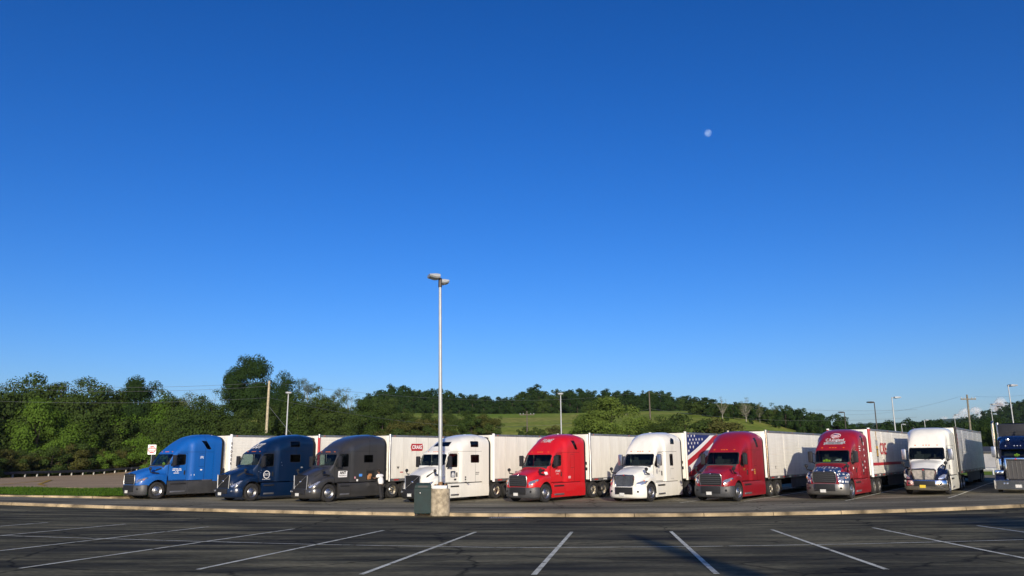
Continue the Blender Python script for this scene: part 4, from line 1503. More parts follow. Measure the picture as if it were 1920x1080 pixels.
# --- kerbs
def kerb_run(pts, name, w=0.20, h=0.15, seg=3.0, base=None):
    root = bpy.data.objects.new(name, None)
    link(root)
    kind(root, 'structure')
    pts = [Vector((p[0], p[1])) for p in pts]
    d = [0]
    for a, b in zip(pts, pts[1:]):
        d.append(d[-1] + (b - a).length)
    def P(s):
        s = min(max(s, 0), d[-1])
        k = min(int(np.searchsorted(d, s, side='right')) - 1, len(pts) - 2)
        return pts[k].lerp(pts[k + 1], (s - d[k]) / (d[k + 1] - d[k]))
    s = 0.0
    while s < d[-1] - 0.3:
        e = min(s + seg, d[-1])
        bm = bmesh.new()
        prev = None
        rings = []
        for q in np.linspace(s + 0.014, e - 0.014, 4):
            c = P(q)
            t = (P(q + 0.1) - P(q - 0.1)).normalized()
            n = Vector((t.y, -t.x))
            zb = base(c.x, c.y)
            ring = []
            for o_, z in ((-w / 2, -0.25), (-w / 2, h), (-0.02, h + 0.004), (w / 2 - 0.03, h), (w / 2, h - 0.03), (w / 2 + 0.02, -0.25)):
                p = c + n * o_
                ring.append(bm.verts.new((p.x, p.y, zb + z)))
            rings.append(ring)
        for a, b in zip(rings, rings[1:]):
            for i in range(6):
                bm.faces.new((a[i], a[(i + 1) % 6], b[(i + 1) % 6], b[i]))
        bm.faces.new(rings[0])
        bm.faces.new(rings[-1][::-1])
        bmesh.ops.recalc_face_normals(bm, faces=bm.faces)
        obj('kerb_stone', bm, CONCRETE, root, 30)
        s = e
    return root

kx = np.linspace(-60, 60, 121)
kerb_run([(x, float(ykerb(x)) - 0.11) for x in kx], 'kerb', 0.24, 0.152, 3.05, lambda x, y: float(zlot(x)))
kerb_run([(-66, 49.9), (-40, 50.4), (-26.2, 50.6), (-25.4, 51.0), (-24.9, 51.8), (-3.5, 80)], 'grass_island_kerb', 0.20, 0.16, 3.05, lambda x, y: float(zlot(x)))

# --- grass island and slip road on the left
rows = []
for t in np.linspace(0, 1, 12):
    row = []
    for u in np.linspace(0, 1, 40):
        y = 50.5 + 11.5 * t
        xr = -25.2 + (y - 50.9) * 0.74
        x = -70 + (xr + 70) * u
        row.append((x, y, float(H(x, y)) + 0.12 + 0.05 * math.sin(x * 0.7) * math.sin(y * 0.9)))
    rows.append(row)
island = tm('', rows, GRASS, 'grass_island')
rows = []
for t in np.linspace(0, 1, 20):
    row = []
    for u in np.linspace(0, 1, 30):
        y = 62 + 66 * t
        xl = -64.5 + 7 * t * t - 20 * max(0, (0.35 - t))
        xr = -17 - 22 * t
        x = xl + (xr - xl) * u
        row.append((x, y, float(H(x, y)) + 0.03))
    rows.append(row)
tm('', rows, ROAD, 'slip_road')
kerb_run([(-70, 62), (-17, 62.2)], 'slip_road_kerb', 0.3, 0.12, 3.05, lambda x, y: float(H(x, y)))

# --- painted lines
def ground_line(pts, w, mat, name, parent, dz=0.005, seg=1.0):
    pts = [Vector((p[0], p[1])) for p in pts]
    fine = [pts[0]]
    for a, b in zip(pts, pts[1:]):
        n = max(1, int((b - a).length / seg))
        fine += [a.lerp(b, k / n) for k in range(1, n + 1)]
    bm = bmesh.new()
    L_, R__ = [], []
    for i, p in enumerate(fine):
        t = (fine[min(i + 1, len(fine) - 1)] - fine[max(i - 1, 0)]).normalized()
        n = Vector((t.y, -t.x)) * (w / 2)
        for sgn, lst in ((1, L_), (-1, R__)):
            q = p + n * sgn
            lst.append(bm.verts.new((q.x, q.y, float(H(q.x, q.y)) + dz)))
    for i in range(len(fine) - 1):
        bm.faces.new((L_[i], L_[i + 1], R__[i + 1], R__[i]))
    bmesh.ops.recalc_face_normals(bm, faces=bm.faces)
    if bm.faces[:][0].normal.z < 0:
        bmesh.ops.reverse_faces(bm, faces=bm.faces)
    return obj(name, bm, mat, parent)

far_px = [(90, 980), (235, 983), (392, 988), (552, 992), (719, 995), (892, 998), (1072, 998), (1258, 997), (1447, 993.5), (1637, 990)]
near_px = [None, None, None, (75, 1061), (355, 1072), (672, 1080), (1000, 1080), (1347, 1080), (1695, 1080), None]
VPX = Vector((0.145, 1.0)).normalized()
bay_far = []
for i, (fp, np_) in enumerate(zip(far_px, near_px)):
    a = on_ground(*fp)
    bay_far.append(a)
    if np_:
        b = on_ground(*np_)
        d = Vector((b.x - a.x, b.y - a.y)).normalized()
    else:
        d = -VPX
    ln = 11.6 if i > 3 else 12.2
    ground_line([(a.x, a.y), (a.x + d.x * ln, a.y + d.y * ln)], 0.105, LINE, 'bay_line', car_lot, 0.011)
a = bay_far[-1]
for k in (1, 2):
    ground_line([(a.x + 3.55 * k, a.y + 0.25 * k), (a.x + 3.55 * k - 1.7, a.y + 0.25 * k - 11.6)], 0.105, LINE, 'bay_line', car_lot, 0.011)
cl = [on_ground(*p) for p in ((0, 1005), (300, 1014), (600, 1022), (960, 1028), (1300, 1026), (1600, 1021), (1920, 1013))]
ground_line([(p.x, p.y) for p in cl], 0.09, LINE, 'bay_centre_line', car_lot, 0.016)
# yellow paint on the slip road
for pts in (((0, 910), (60, 904.5), (96, 901)), ((96, 901), (73, 909), (85, 911.5))):
    q = [on_ground(*p) for p in pts]
    ground_line([(p.x, p.y) for p in q], 0.28, LINE_Y, 'yellow_line', g, 0.07)

# --- storm drain grate by the kerb
q = on_ground(950, 972)
G = thing('drain_grate', 'dark iron storm drain grate at the kerb right of the lamp post', 'drain', (q.x, q.y + 0.25, q.z + 0.004))
bm = bmesh.new()
for s in (-1, 1):
    add_box(bm, -0.75, 0.75, s * 0.28 - 0.03, s * 0.28 + 0.03, 0, 0.02)
    add_box(bm, s * 0.75 - 0.03, s * 0.75 + 0.03, -0.249, 0.249, 0, 0.02)
obj('frame', bm, FRAME, G)
for k in range(14):
    box('grate_bar', -0.69 + k * 0.102, -0.69 + k * 0.102 + 0.045, -0.25, 0.25, 0.002, 0.016, ALUD, G)

# ------------------------------------------------------------------ trees
def leaf_mat(name, col, col2, trans=0.28):
    m = bpy.data.materials.new(name)
    m.use_nodes = True
    nt = m.node_tree
    nt.nodes.clear()
    L = nt.links.new
    oi = nt.nodes.new('ShaderNodeObjectInfo')
    geo = nt.nodes.new('ShaderNodeNewGeometry')
    ad = nt.nodes.new('ShaderNodeMath')
    ad.operation = 'MULTIPLY_ADD'
    ad.inputs[1].default_value = 0.55
    L(oi.outputs['Random'], ad.inputs[0])
    mr = nt.nodes.new('ShaderNodeMath')
    mr.operation = 'MULTIPLY'
    mr.inputs[1].default_value = 0.45
    L(geo.outputs['Random Per Island'], mr.inputs[0])
    L(mr.outputs[0], ad.inputs[2])
    mx = nt.nodes.new('ShaderNodeMix')
    mx.data_type = 'RGBA'
    mx.inputs['A'].default_value = (*col, 1)
    mx.inputs['B'].default_value = (*col2, 1)
    L(ad.outputs[0], mx.inputs['Factor'])
    d = nt.nodes.new('ShaderNodeBsdfDiffuse')
    t = nt.nodes.new('ShaderNodeBsdfTranslucent')
    L(mx.outputs['Result'], d.inputs[0])
    L(mx.outputs['Result'], t.inputs[0])
    ms = nt.nodes.new('ShaderNodeMixShader')
    ms.inputs[0].default_value = trans
    L(d.outputs[0], ms.inputs[1])
    L(t.outputs[0], ms.inputs[2])
    out = nt.nodes.new('ShaderNodeOutputMaterial')
    L(ms.outputs[0], out.inputs[0])
    return m

LEAF = {'dark': leaf_mat('dark_leaves', (0.022, 0.046, 0.014), (0.038, 0.068, 0.020)),
        'mid': leaf_mat('green_leaves', (0.042, 0.075, 0.018), (0.070, 0.102, 0.028)),
        'bright': leaf_mat('bright_leaves', (0.074, 0.145, 0.018), (0.11, 0.18, 0.030)),
        'pale': leaf_mat('pale_spring_leaves', (0.075, 0.100, 0.034), (0.115, 0.135, 0.055)),
        'lime': leaf_mat('yellow_green_leaves', (0.11, 0.165, 0.030), (0.155, 0.20, 0.050)),
        'brush': leaf_mat('brush_leaves', (0.065, 0.080, 0.020), (0.115, 0.105, 0.036)),
        'reed': leaf_mat('dry_reed', (0.14, 0.11, 0.055), (0.20, 0.16, 0.08))}
BARK = simple('bark', (0.085, 0.068, 0.052), 0.95, var=0.4, vscale=6)
BARK_PALE = simple('pale_bark', (0.30, 0.28, 0.24), 0.9, var=0.3, vscale=4)

def crown_arrays(rx, ry, h, z0, clumps, leaves, leaf, seed, top=1.0, shell=0.75, core=0.35, skirt=0.6, cs_f=0.26):
    """leaf quads gathered in clumps through an uneven crown; returns verts (n,4,3)"""
    r = np.random.default_rng(seed)
    cs = []
    k = 0
    while len(cs) < clumps and k < clumps * 30:
        k += 1
        p = r.normal(size=3)
        p /= np.linalg.norm(p)
        rad_ = r.uniform(core, 1.0) ** 0.6
        q = p * rad_
        w = 1.0 - (1 - top) * max(q[2], 0) ** 1.3 if top < 1 else 1.0
        # lower third narrows towards the trunk
        if q[2] < -0.35:
            w *= 1 - skirt * (-q[2] - 0.35)
        cs.append((q[0] * rx * w, q[1] * ry * w, z0 + h * 0.5 + q[2] * h * 0.5))
    cs = np.array(cs)
    cr = r.uniform(0.5, 1.35, len(cs)) * cs_f * (rx + ry + h * 0.5) / 2.5
    n = r.multinomial(leaves, (cr**2) / (cr**2).sum())
    ci = np.repeat(np.arange(len(cs)), n)
    N = len(ci)
    d = r.normal(size=(N, 3))
    d /= np.linalg.norm(d, axis=1, keepdims=True)
    d[:, 2] = np.where((d[:, 2] < -0.5) & (r.random(N) < 0.5), -d[:, 2] * 0.6, d[:, 2])
    rr = cr[ci] * np.where(r.random(N) < shell, r.uniform(0.75, 1.08, N), r.uniform(0.2, 0.8, N))
    pos = cs[ci] + d * rr[:, None] * np.array([1, 1, 0.8])
    cen = np.array([0, 0, z0 + h * 0.42])
    out = (pos - cen)
    out /= np.linalg.norm(out, axis=1, keepdims=True) + 1e-6
    nor = d * 0.8 + out * 0.5 + r.normal(size=(N, 3)) * 0.45
    nor /= np.linalg.norm(nor, axis=1, keepdims=True)
    t = np.cross(nor, r.normal(size=(N, 3)))
    t /= np.linalg.norm(t, axis=1, keepdims=True)
    b = np.cross(nor, t)
    sz = leaf * r.uniform(0.55, 1.35, N)[:, None]
    q = np.stack([pos + t * sz, pos + b * sz * 0.62, pos - t * sz, pos - b * sz * 0.62], 1)
    return q, cs

def quads_mesh(name, q):
    me = bpy.data.meshes.new(name)
    n = len(q)
    me.vertices.add(n * 4)
    me.vertices.foreach_set('co', q.reshape(-1).astype(np.float32))
    me.loops.add(n * 4)
    me.loops.foreach_set('vertex_index', np.arange(n * 4, dtype=np.int32))
    me.polygons.add(n)
    me.polygons.foreach_set('loop_start', np.arange(0, n * 4, 4, dtype=np.int32))
    me.update(calc_edges=True)
    return me

def trunk_bm(h, r0, cs, seed, limbs=9, bare=0):
    rr = random.Random(seed)
    bm = bmesh.new()
    lean = Vector((rr.uniform(-0.06, 0.06), rr.uniform(-0.06, 0.06), 1))
    def spine(t):
        return Vector((lean.x * h * t + 0.12 * math.sin(t * 5 + seed), lean.y * h * t + 0.12 * math.cos(t * 4 + seed), h * t))
    add_tube(bm, [spine(t) + (Vector((0, 0, -0.3)) if t == 0 else Vector()) for t in (0, 0.1, 0.3, 0.5, 0.7, 0.86)], [r0 * 1.35, r0, r0 * 0.8, r0 * 0.6, r0 * 0.36, r0 * 0.12], 7)
    targets = list(cs)
    rr.shuffle(targets)
    for c in targets[:limbs]:
        c = Vector(c)
        t0 = min(max((c.z / h) * 0.62 - 0.05, 0.18), 0.75)
        a = spine(t0)
        mid = a.lerp(c, 0.55) + Vector((0, 0, -0.05 * h))
        add_tube(bm, [a, mid, c], [r0 * 0.34, r0 * 0.2, r0 * 0.05], 5)
        for _ in range(bare):
            e = c + Vector((rr.uniform(-1, 1), rr.uniform(-1, 1), rr.uniform(0.2, 1.2))) * h * 0.09
            add_tube(bm, [mid.lerp(c, rr.random()), e], [r0 * 0.1, r0 * 0.02], 4)
    return bm

TREE_LIB = {}
def tree_type(key, leaf_key, rx, h, trunk_f, clumps, leaves, leaf, seed, top=1.0, bare=0, bark=None, limbs=9, r0=0.2, shell=0.75, core=0.35, skirt=0.6, cs_f=0.26):
    z0 = h * trunk_f
    q, cs = crown_arrays(rx, rx * 0.95, h - z0, z0, clumps, leaves, leaf, seed, top, shell, core, skirt, cs_f)
    cm = quads_mesh('crown', q)
    cm.materials.append(LEAF[leaf_key])
    tb = trunk_bm(h * 0.93, r0, cs, seed, limbs, bare)
    tmh = bpy.data.meshes.new('trunk')
    tb.to_mesh(tmh)
    tb.free()
    tmh.materials.append(bark or BARK)
    finish(tmh, 60)
    TREE_LIB[key] = (cm, tmh, h)

tree_type('dense1', 'dark', 4.4, 12, 0.02, 70, 41600, 0.129, 1, 0.8, core=0.2, skirt=0.1, shell=0.65, cs_f=0.29)
tree_type('dense2', 'dark', 4.0, 12, 0.02, 80, 35200, 0.133, 2, 0.7, core=0.3, skirt=0.0, shell=0.7)
tree_type('dome', 'dark', 4.1, 13, 0.32, 80, 41600, 0.129, 41, 1.0, core=0.25, skirt=0.3, shell=0.65, cs_f=0.27)
tree_type('mid1', 'mid', 3.8, 10, 0.03, 48, 16000, 0.125, 3, 0.75, core=0.25, skirt=0.1)
tree_type('mid2', 'mid', 3.3, 10, 0.03, 44, 14400, 0.125, 4, 0.8, core=0.25, skirt=0.1)
tree_type('bright1', 'bright', 4.0, 9, 0.0, 60, 19200, 0.117, 5, 0.7, core=0.35, skirt=0.0)
tree_type('bright2', 'bright', 3.6, 9, 0.0, 54, 17600, 0.117, 6, 0.8, core=0.35, skirt=0.0)
tree_type('airy1', 'mid', 3.0, 12, 0.18, 40, 6720, 0.094, 7, 0.8, 3, BARK, 22, 0.13, 0.6, 0.15, 0.3, 0.2)
tree_type('airy2', 'pale', 3.0, 12, 0.18, 40, 5760, 0.094, 8, 0.85, 4, BARK_PALE, 24, 0.12, 0.6, 0.15, 0.3, 0.2)
tree_type('airy3', 'mid', 2.5, 12, 0.2, 36, 5760, 0.094, 9, 0.85, 3, BARK, 20, 0.12, 0.6, 0.15, 0.3, 0.2)
tree_type('bare1', 'pale', 3.2, 12, 0.22, 40, 3200, 0.086, 10, 0.9, 6, BARK_PALE, 30, 0.17, 0.6, 0.2, 0.3, 0.2)
tree_type('lime1', 'lime', 4.6, 9, 0.0, 70, 22400, 0.117, 12, 0.7, core=0.4, skirt=0.0, cs_f=0.22)
tree_type('shrub1', 'brush', 2.2, 3.4, 0.0, 24, 5120, 0.094, 13, 0.9, 2, BARK, 8, 0.05, skirt=0.0)
tree_type('shrub2', 'mid', 2.0, 3.6, 0.0, 24, 5440, 0.094, 14, 0.9, 2, BARK, 8, 0.05, skirt=0.0)
tree_type('shrub3', 'bright', 2.2, 3.2, 0.0, 24, 5120, 0.094, 15, 0.9, 2, BARK, 8, 0.05, skirt=0.0)
tree_type('far1', 'dark', 4.8, 11, -0.06, 40, 4200, 0.34, 21, 0.75, core=0.3, skirt=-0.1)
tree_type('far2', 'dark', 4.4, 11, -0.06, 36, 4000, 0.34, 22, 0.85, core=0.3, skirt=-0.1)
tree_type('far3', 'mid', 4.4, 11, -0.06, 36, 4000, 0.33, 23, 0.75, core=0.3, skirt=-0.1)
tree_type('far4', 'dark', 3.8, 12, -0.06, 34, 3600, 0.32, 24, 0.8, core=0.3, skirt=-0.1)

def tree(key, x, y, h, wide=1.0, label=None, cat='tree', group=None, name='tree', sink=0.0):
    cm, tmh, h0 = TREE_LIB[key]
    s = h / h0
    T = thing(name, label, cat, (x, y, float(H(x, y)) - sink), random.uniform(0, 6.28), group)
    T.scale = (s * wide, s * wide, s)
    for nm, me_ in (('trunk', tmh), ('crown', cm)):
        o = bpy.data.objects.new(nm, me_)
        link(o)
        o.parent = T
    return T

def gd(px):
    return float(np.interp(px, [-150, -60, 0, 40, 100, 170, 230, 300, 420], [84, 90, 96, 101, 107, 112, 117, 118, 104]))

def tree_px(key, px, top_py, depth, wide=1.0, **kw):
    """a tree whose top shows at the pixel and which stands at the depth"""
    if px < 340:
        depth = max(depth, gd(px) + 7) + 3
    p = at_depth(px, top_py, depth)
    h = max(p.z - float(H(p.x, p.y)), 2.0)
    return tree(key, p.x, p.y, h, wide, **kw)

G_L = 'trees of the wood edge behind the slip road'
AIRY = 'tall thin airy-crowned tree, %s of its kind from the left in the left treeline'
ORD = ['first', 'second', 'third', 'fourth', 'fifth', 'sixth', 'seventh', 'eighth', 'ninth', 'tenth', 'eleventh', 'twelfth', 'thirteenth', 'fourteenth', 'fifteenth', 'sixteenth', 'seventeenth', 'eighteenth', 'nineteenth', 'twentieth']
def row_trees(spec, text, group):
    for i, (px, py, D, k, w) in enumerate(sorted(spec)):
        tree_px(k, px, py, D, w, label=text % ORD[i], group=group)
row_trees(((-30, 712, 112, 'airy2', 1.1), (22, 712, 116, 'airy1', 1.0), (52, 697, 120, 'airy1', 1.0), (98, 704, 118, 'airy3', 1.2), (148, 699, 122, 'airy1', 1.0),
                        (182, 712, 120, 'airy3', 1.0), (208, 714, 124, 'airy1', 0.9), (345, 727, 126, 'airy2', 1.0), (374, 726, 126, 'airy3', 1.0), (404, 719, 124, 'airy1', 1.0),
                        (548, 703, 128, 'airy1', 0.9), (578, 702, 130, 'airy2', 0.9), (606, 712, 128, 'airy3', 1.1), (632, 722, 132, 'airy2', 0.9), (655, 728, 134, 'bare1', 1.0), (-70, 705, 110, 'airy3', 1.2)), AIRY, G_L)
FILL = 'mid green leafy tree, %s of its kind from the left in the left treeline'
row_trees(((-45, 718, 108, 'mid1', 1.2), (5, 728, 112, 'mid2', 1.2), (68, 706, 117, 'mid1', 1.0), (118, 712, 118, 'mid2', 1.1), (166, 714, 118, 'mid1', 1.0), (212, 724, 119, 'mid2', 1.0),
                        (308, 736, 120, 'mid1', 0.9), (332, 742, 118, 'mid2', 1.0), (372, 748, 118, 'mid1', 1.0), (412, 752, 118, 'mid2', 1.1), (528, 706, 126, 'dense2', 0.7), (560, 738, 122, 'mid1', 1.1),
                        (600, 742, 124, 'mid2', 1.1), (640, 752, 126, 'mid1', 1.1), (684, 745, 132, 'mid2', 1.1), (720, 752, 134, 'mid1', 1.2), (500, 752, 120, 'mid2', 1.1), (455, 770, 116, 'mid1', 1.1)), FILL, G_L)
tree_px('dome', 266, 709, 122, 0.80, label='dark dense round-topped tree above the bright tree left of the do not enter sign', group=G_L)
tree_px('dome', 470, 669, 130, 0.78, label='tallest dense dark tree of the left skyline, behind the wooden utility pole', group=G_L)
tree_px('bright1', 128, 770, 104, 1.15, label='bright yellow-green bushy tree behind the guardrail, farthest left', group=G_L)
tree_px('bright2', 84, 742, 107, 0.9, label='fresh green tree standing behind the left bright bushy tree', group=G_L)
tree_px('bright2', 250, 752, 108, 1.15, label='fresh green broad tree up and left of the do not enter sign', group=G_L)
tree_px('bright1', 326, 750, 113, 0.9, label='green tree above the bright blue truck roof', group=G_L)
BR = 'low scrubby bush at the foot of the left treeline'
rs = random.Random(4)
for i in range(74):
    px = -60 + i * 10.5 + rs.uniform(-4, 4)
    D = gd(px) + rs.uniform(2.5, 8)
    p = at_depth(px, 850, D)
    tree(rs.choice(['shrub1', 'shrub1', 'shrub2', 'shrub3']), p.x, p.y, rs.uniform(2.2, 4.2), rs.uniform(0.9, 1.3), label=BR, cat='bush', group='bushes at the foot of the left treeline', name='bush')
# scrub on the slope behind the trailers, centre
for i in range(64):
    px = 690 + i * 9.6 + rs.uniform(-6, 6)
    D = rs.uniform(104, 138)
    p = at_depth(px, 820, D)
    hi = rs.uniform(2.4, 4.2) if px < 930 else rs.uniform(1.8, 3.0)
    tree(rs.choice(['shrub1', 'shrub2', 'shrub2', 'shrub1']), p.x, p.y, hi, rs.uniform(0.9, 1.4), label='rounded bush on the grassy slope behind the trailers', cat='bush', group='bushes on the slope behind the trailers', name='bush')
for i_, (px, py, D, k) in enumerate(sorted(((760, 768, 138, 'mid1'), (800, 772, 136, 'mid2'), (842, 770, 138, 'mid1'), (878, 768, 140, 'mid2'), (905, 775, 140, 'mid1'), (935, 778, 142, 'airy1'), (728, 764, 140, 'airy2')))):
    tree_px(k, px, py, D, 1.2, label='mid green tree on the slope behind the white trailers, %s from the left' % ORD[i_], group='trees on the slope behind the white trailers')
tree_px('lime1', 1146, 747, 118, 1.3, label='large rounded yellow-green tree above the chrome-grille white truck')
tree_px('bright2', 1098, 772, 124, 1.0, label='small green tree just left of the large rounded yellow-green tree')
tree_px('mid1', 1238, 783, 116, 1.5, label='dark green rounded bush above the white truck with the chrome grille')
tree_px('shrub2', 1290, 783, 118, 1.6, label='olive bush above the flag trailer')
tree_px('shrub1', 1345, 788, 120, 1.6, label='olive bush above the dark red truck cab')
# hilltop wood
rs = random.Random(9)
FARL = 'dark green tree in the wood along the hilltop'
ridge = [(690, 740), (700, 726), (760, 719), (800, 724), (850, 728), (900, 734), (945, 742), (955, 736), (985, 725), (1010, 724), (1050, 722), (1090, 727), (1120, 732), (1150, 725), (1180, 730), (1215, 724), (1240, 732), (1265, 738), (1290, 752), (1330, 772)]
for row, (dD, dy) in enumerate(((300, 0), (282, 9), (262, 20), (244, 32), (228, 44))):
    n = (30, 28, 27, 26, 24)[row]
    for i in range(n):
        px = 684 + (1345 - 684) * (i + 0.5 * (row % 2)) / (n - 1) + rs.uniform(-7, 7)
        py = float(np.interp(px, [r_[0] for r_ in ridge], [r_[1] for r_ in ridge])) + dy + rs.uniform(-3, 5)
        if row >= 3 and 900 < px < 1400:
            continue
        if row == 2 and px > 1240:
            continue
        p = at_depth(px, py, dD + rs.uniform(-6, 6))
        hmax = p.z - float(H(p.x, p.y))
        if hmax < 4:
            continue
        hh = min(hmax, 17.0)
        T_ = tree(rs.choice(['far1', 'far2', 'far3', 'far4', 'far1']), p.x, p.y, hh, rs.uniform(0.85, 1.2) * min(1.0, 11 / hh + 0.15), label=FARL, group='trees of the hilltop wood', sink=-(hmax - hh) * 0.9)
rs = random.Random(15)
for i in range(44):
    px = 690 + i * 14.6 + rs.uniform(-4, 4)
    D = 312 + rs.uniform(-8, 8)
    p = at_depth(px, 760, D)
    tree(rs.choice(['far1', 'far2', 'far4']), p.x, p.y, rs.uniform(5.5, 7.5), rs.uniform(1.5, 1.9), label='low dark tree closing the back of the hilltop wood', group='low trees at the back of the hilltop wood')
# row right of the field
RT = 'tree in the dark row beyond the field, %s from the left'
n_rt = n_hb = 0
for px, py, D, k, w in sorted(((1330, 762, 190, 'far1', 0.8), (1352, 744, 186, 'bare1', 1.1), (1374, 758, 190, 'far2', 0.8), (1396, 745, 184, 'bare1', 1.2), (1422, 752, 190, 'airy2', 1.0), (1440, 764, 188, 'far3', 0.9), (1450, 752, 192, 'airy1', 1.0),
                        (1470, 756, 190, 'far1', 0.9), (1488, 764, 190, 'far2', 0.9), (1505, 762, 188, 'far1', 0.9), (1522, 766, 190, 'far3', 0.9), (1540, 772, 188, 'far2', 0.9), (1556, 774, 190, 'far1', 0.9), (1572, 777, 188, 'far4', 1.0), (1584, 786, 190, 'far2', 0.8),
                        (1362, 775, 176, 'far3', 0.8), (1408, 778, 176, 'far2', 0.8), (1455, 780, 178, 'far1', 0.8), (1500, 784, 178, 'far2', 0.8), (1545, 788, 178, 'far1', 0.8), (1310, 772, 200, 'far2', 0.8))):
    if k == 'bare1':
        n_hb += 1
        tree_px(k, px, py, D, w, label='half-bare pale-trunked tree before the row beyond the field, %s of two' % ('left' if n_hb == 1 else 'right'), group='half-bare trees beyond the field')
    else:
        n_rt += 1
        tree_px(k, px, py, D, w, label=RT % ORD[n_rt - 1], group='tree row beyond the field')
# low trees to the right, then the wooded hill at the right edge
rs = random.Random(21)
for i in range(18):
    px = 1312 + i * 15.5 + rs.uniform(-4, 4)
    p = at_depth(px, 790, 196 + rs.uniform(-4, 4))
    tree(rs.choice(['far1', 'far2', 'far3']), p.x, p.y, rs.uniform(3.5, 4.6), rs.uniform(1.5, 2.0), label='low bushy tree at the foot of the row beyond the field', group='low trees of the row beyond the field')
LOWR = 'low distant tree behind the trailers on the right'
for i in range(46):
    px = 1592 + i * 6.2 + rs.uniform(-4, 4)
    D = rs.uniform(210, 330)
    py = float(np.interp(px, [1590, 1640, 1700, 1740, 1800, 1850, 1900], [795, 795, 789, 787, 789, 788, 786])) + rs.uniform(-4, 5)
    tree_px(rs.choice(['far1', 'far2', 'far3', 'far4']), px, py, D, rs.uniform(0.9, 1.3), label=LOWR, group='low trees behind the right-hand trailers')
for i in range(60):
    px = 1770 + (i % 15) * 15 + rs.uniform(-6, 6)
    row = i // 15
    ridge_y = float(np.interp(px, [1770, 1800, 1840, 1870, 1900, 1940, 2000], [792, 785, 771, 760, 751, 744, 738]))
    p = at_depth(px, ridge_y + row * 10 + rs.uniform(-2, 3), 520 - row * 28)
    gz = float(H(p.x, p.y))
    hh = min(max(p.z - gz, 7), 19)
    tree(rs.choice(['far1', 'far2', 'far4', 'far1']), p.x, p.y, hh, rs.uniform(1.0, 1.4), label='dark tree on the wooded hill at the right edge', group='trees on the right-hand hill')
for i in range(16):
    px = 1838 + i * 6.5 + rs.uniform(-2, 2)
    tree_px(rs.choice(['mid1', 'dense2', 'airy3', 'mid2']), px, rs.uniform(790, 802), rs.uniform(120, 140), rs.uniform(0.7, 1.0), label='dark tree of the thicket behind the last two trucks', group='thicket behind the last two trucks')
# two trees behind the photographer whose shadows reach into the car park
tree_type('conifer', 'dark', 2.6, 13, 0.03, 40, 6000, 0.35, 31, 0.12, core=0.3)
tree('conifer', 6.75, -24, 13.2, 0.17, label='narrow conifer behind the viewer, shading the car park with a pointed shadow', group=None)
tree('dense1', 20.3, -21, 13.1, 1.25, label='broad dark tree behind the viewer, shading the right end of the car park')

# dry reeds on the bank behind the dark blue truck
r = np.random.default_rng(5)
n = 900
bx = np.array([at_depth(x_, 812, 104) for x_ in r.uniform(425, 500, n)])
bx[:, 1] += r.uniform(-1, 2, n)
bz = H(bx[:, 0], bx[:, 1])
hh = r.uniform(1.2, 3.0, n)
ln = r.normal(0, 0.25, (n, 2))
q = np.zeros((n, 4, 3))
for j, (sx_, t) in enumerate(((-0.02, 0), (0.02, 0), (0.012, 1), (-0.012, 1))):
    q[:, j, 0] = bx[:, 0] + sx_ + ln[:, 0] * t
    q[:, j, 1] = bx[:, 1] + ln[:, 1] * t
    q[:, j, 2] = bz - 0.1 + hh * t
o = obj('dry_reeds', quads_mesh('dry_reeds', q), LEAF['reed'])
tag(o, 'dry tan reeds on the bank behind the dark blue truck trailer', 'reeds')
kind(o, 'stuff')

# grass blades on the island edge and the bank
def blades(name, n, fx, label, hmin, hmax, mat, w=0.02):
    r = np.random.default_rng(len(name))
    P = np.array([fx(r) for _ in range(n)])
    h_ = r.uniform(hmin, hmax, n)
    an = r.uniform(0, 6.28, n)
    q = np.zeros((n, 4, 3))
    le = r.normal(0, 0.3, (n, 2)) * h_[:, None]
    for j, (s_, t) in enumerate(((-1, 0), (1, 0), (0.25, 1), (-0.25, 1))):
        q[:, j, 0] = P[:, 0] + np.cos(an) * s_ * w + le[:, 0] * t
        q[:, j, 1] = P[:, 1] + np.sin(an) * s_ * w + le[:, 1] * t
        q[:, j, 2] = P[:, 2] + h_ * t
    o = obj(name, quads_mesh(name, q), mat)
    tag(o, label, 'grass')
    kind(o, 'stuff')
    return o

def isl(r):
    y = r.uniform(50.7, 61.8)
    x = r.uniform(-46, -25.6 + (y - 50.9) * 0.74)
    return (x, y, float(H(x, y)) + 0.11 + 0.05 * math.sin(x * 0.7) * math.sin(y * 0.9))
LEAF['grass'] = leaf_mat('grass_blades', (0.035, 0.09, 0.009), (0.085, 0.15, 0.02), 0.3)
blades('grass', 24000, isl, 'short mown green grass of the island left of the blue truck', 0.05, 0.13, LEAF['grass'], 0.02)
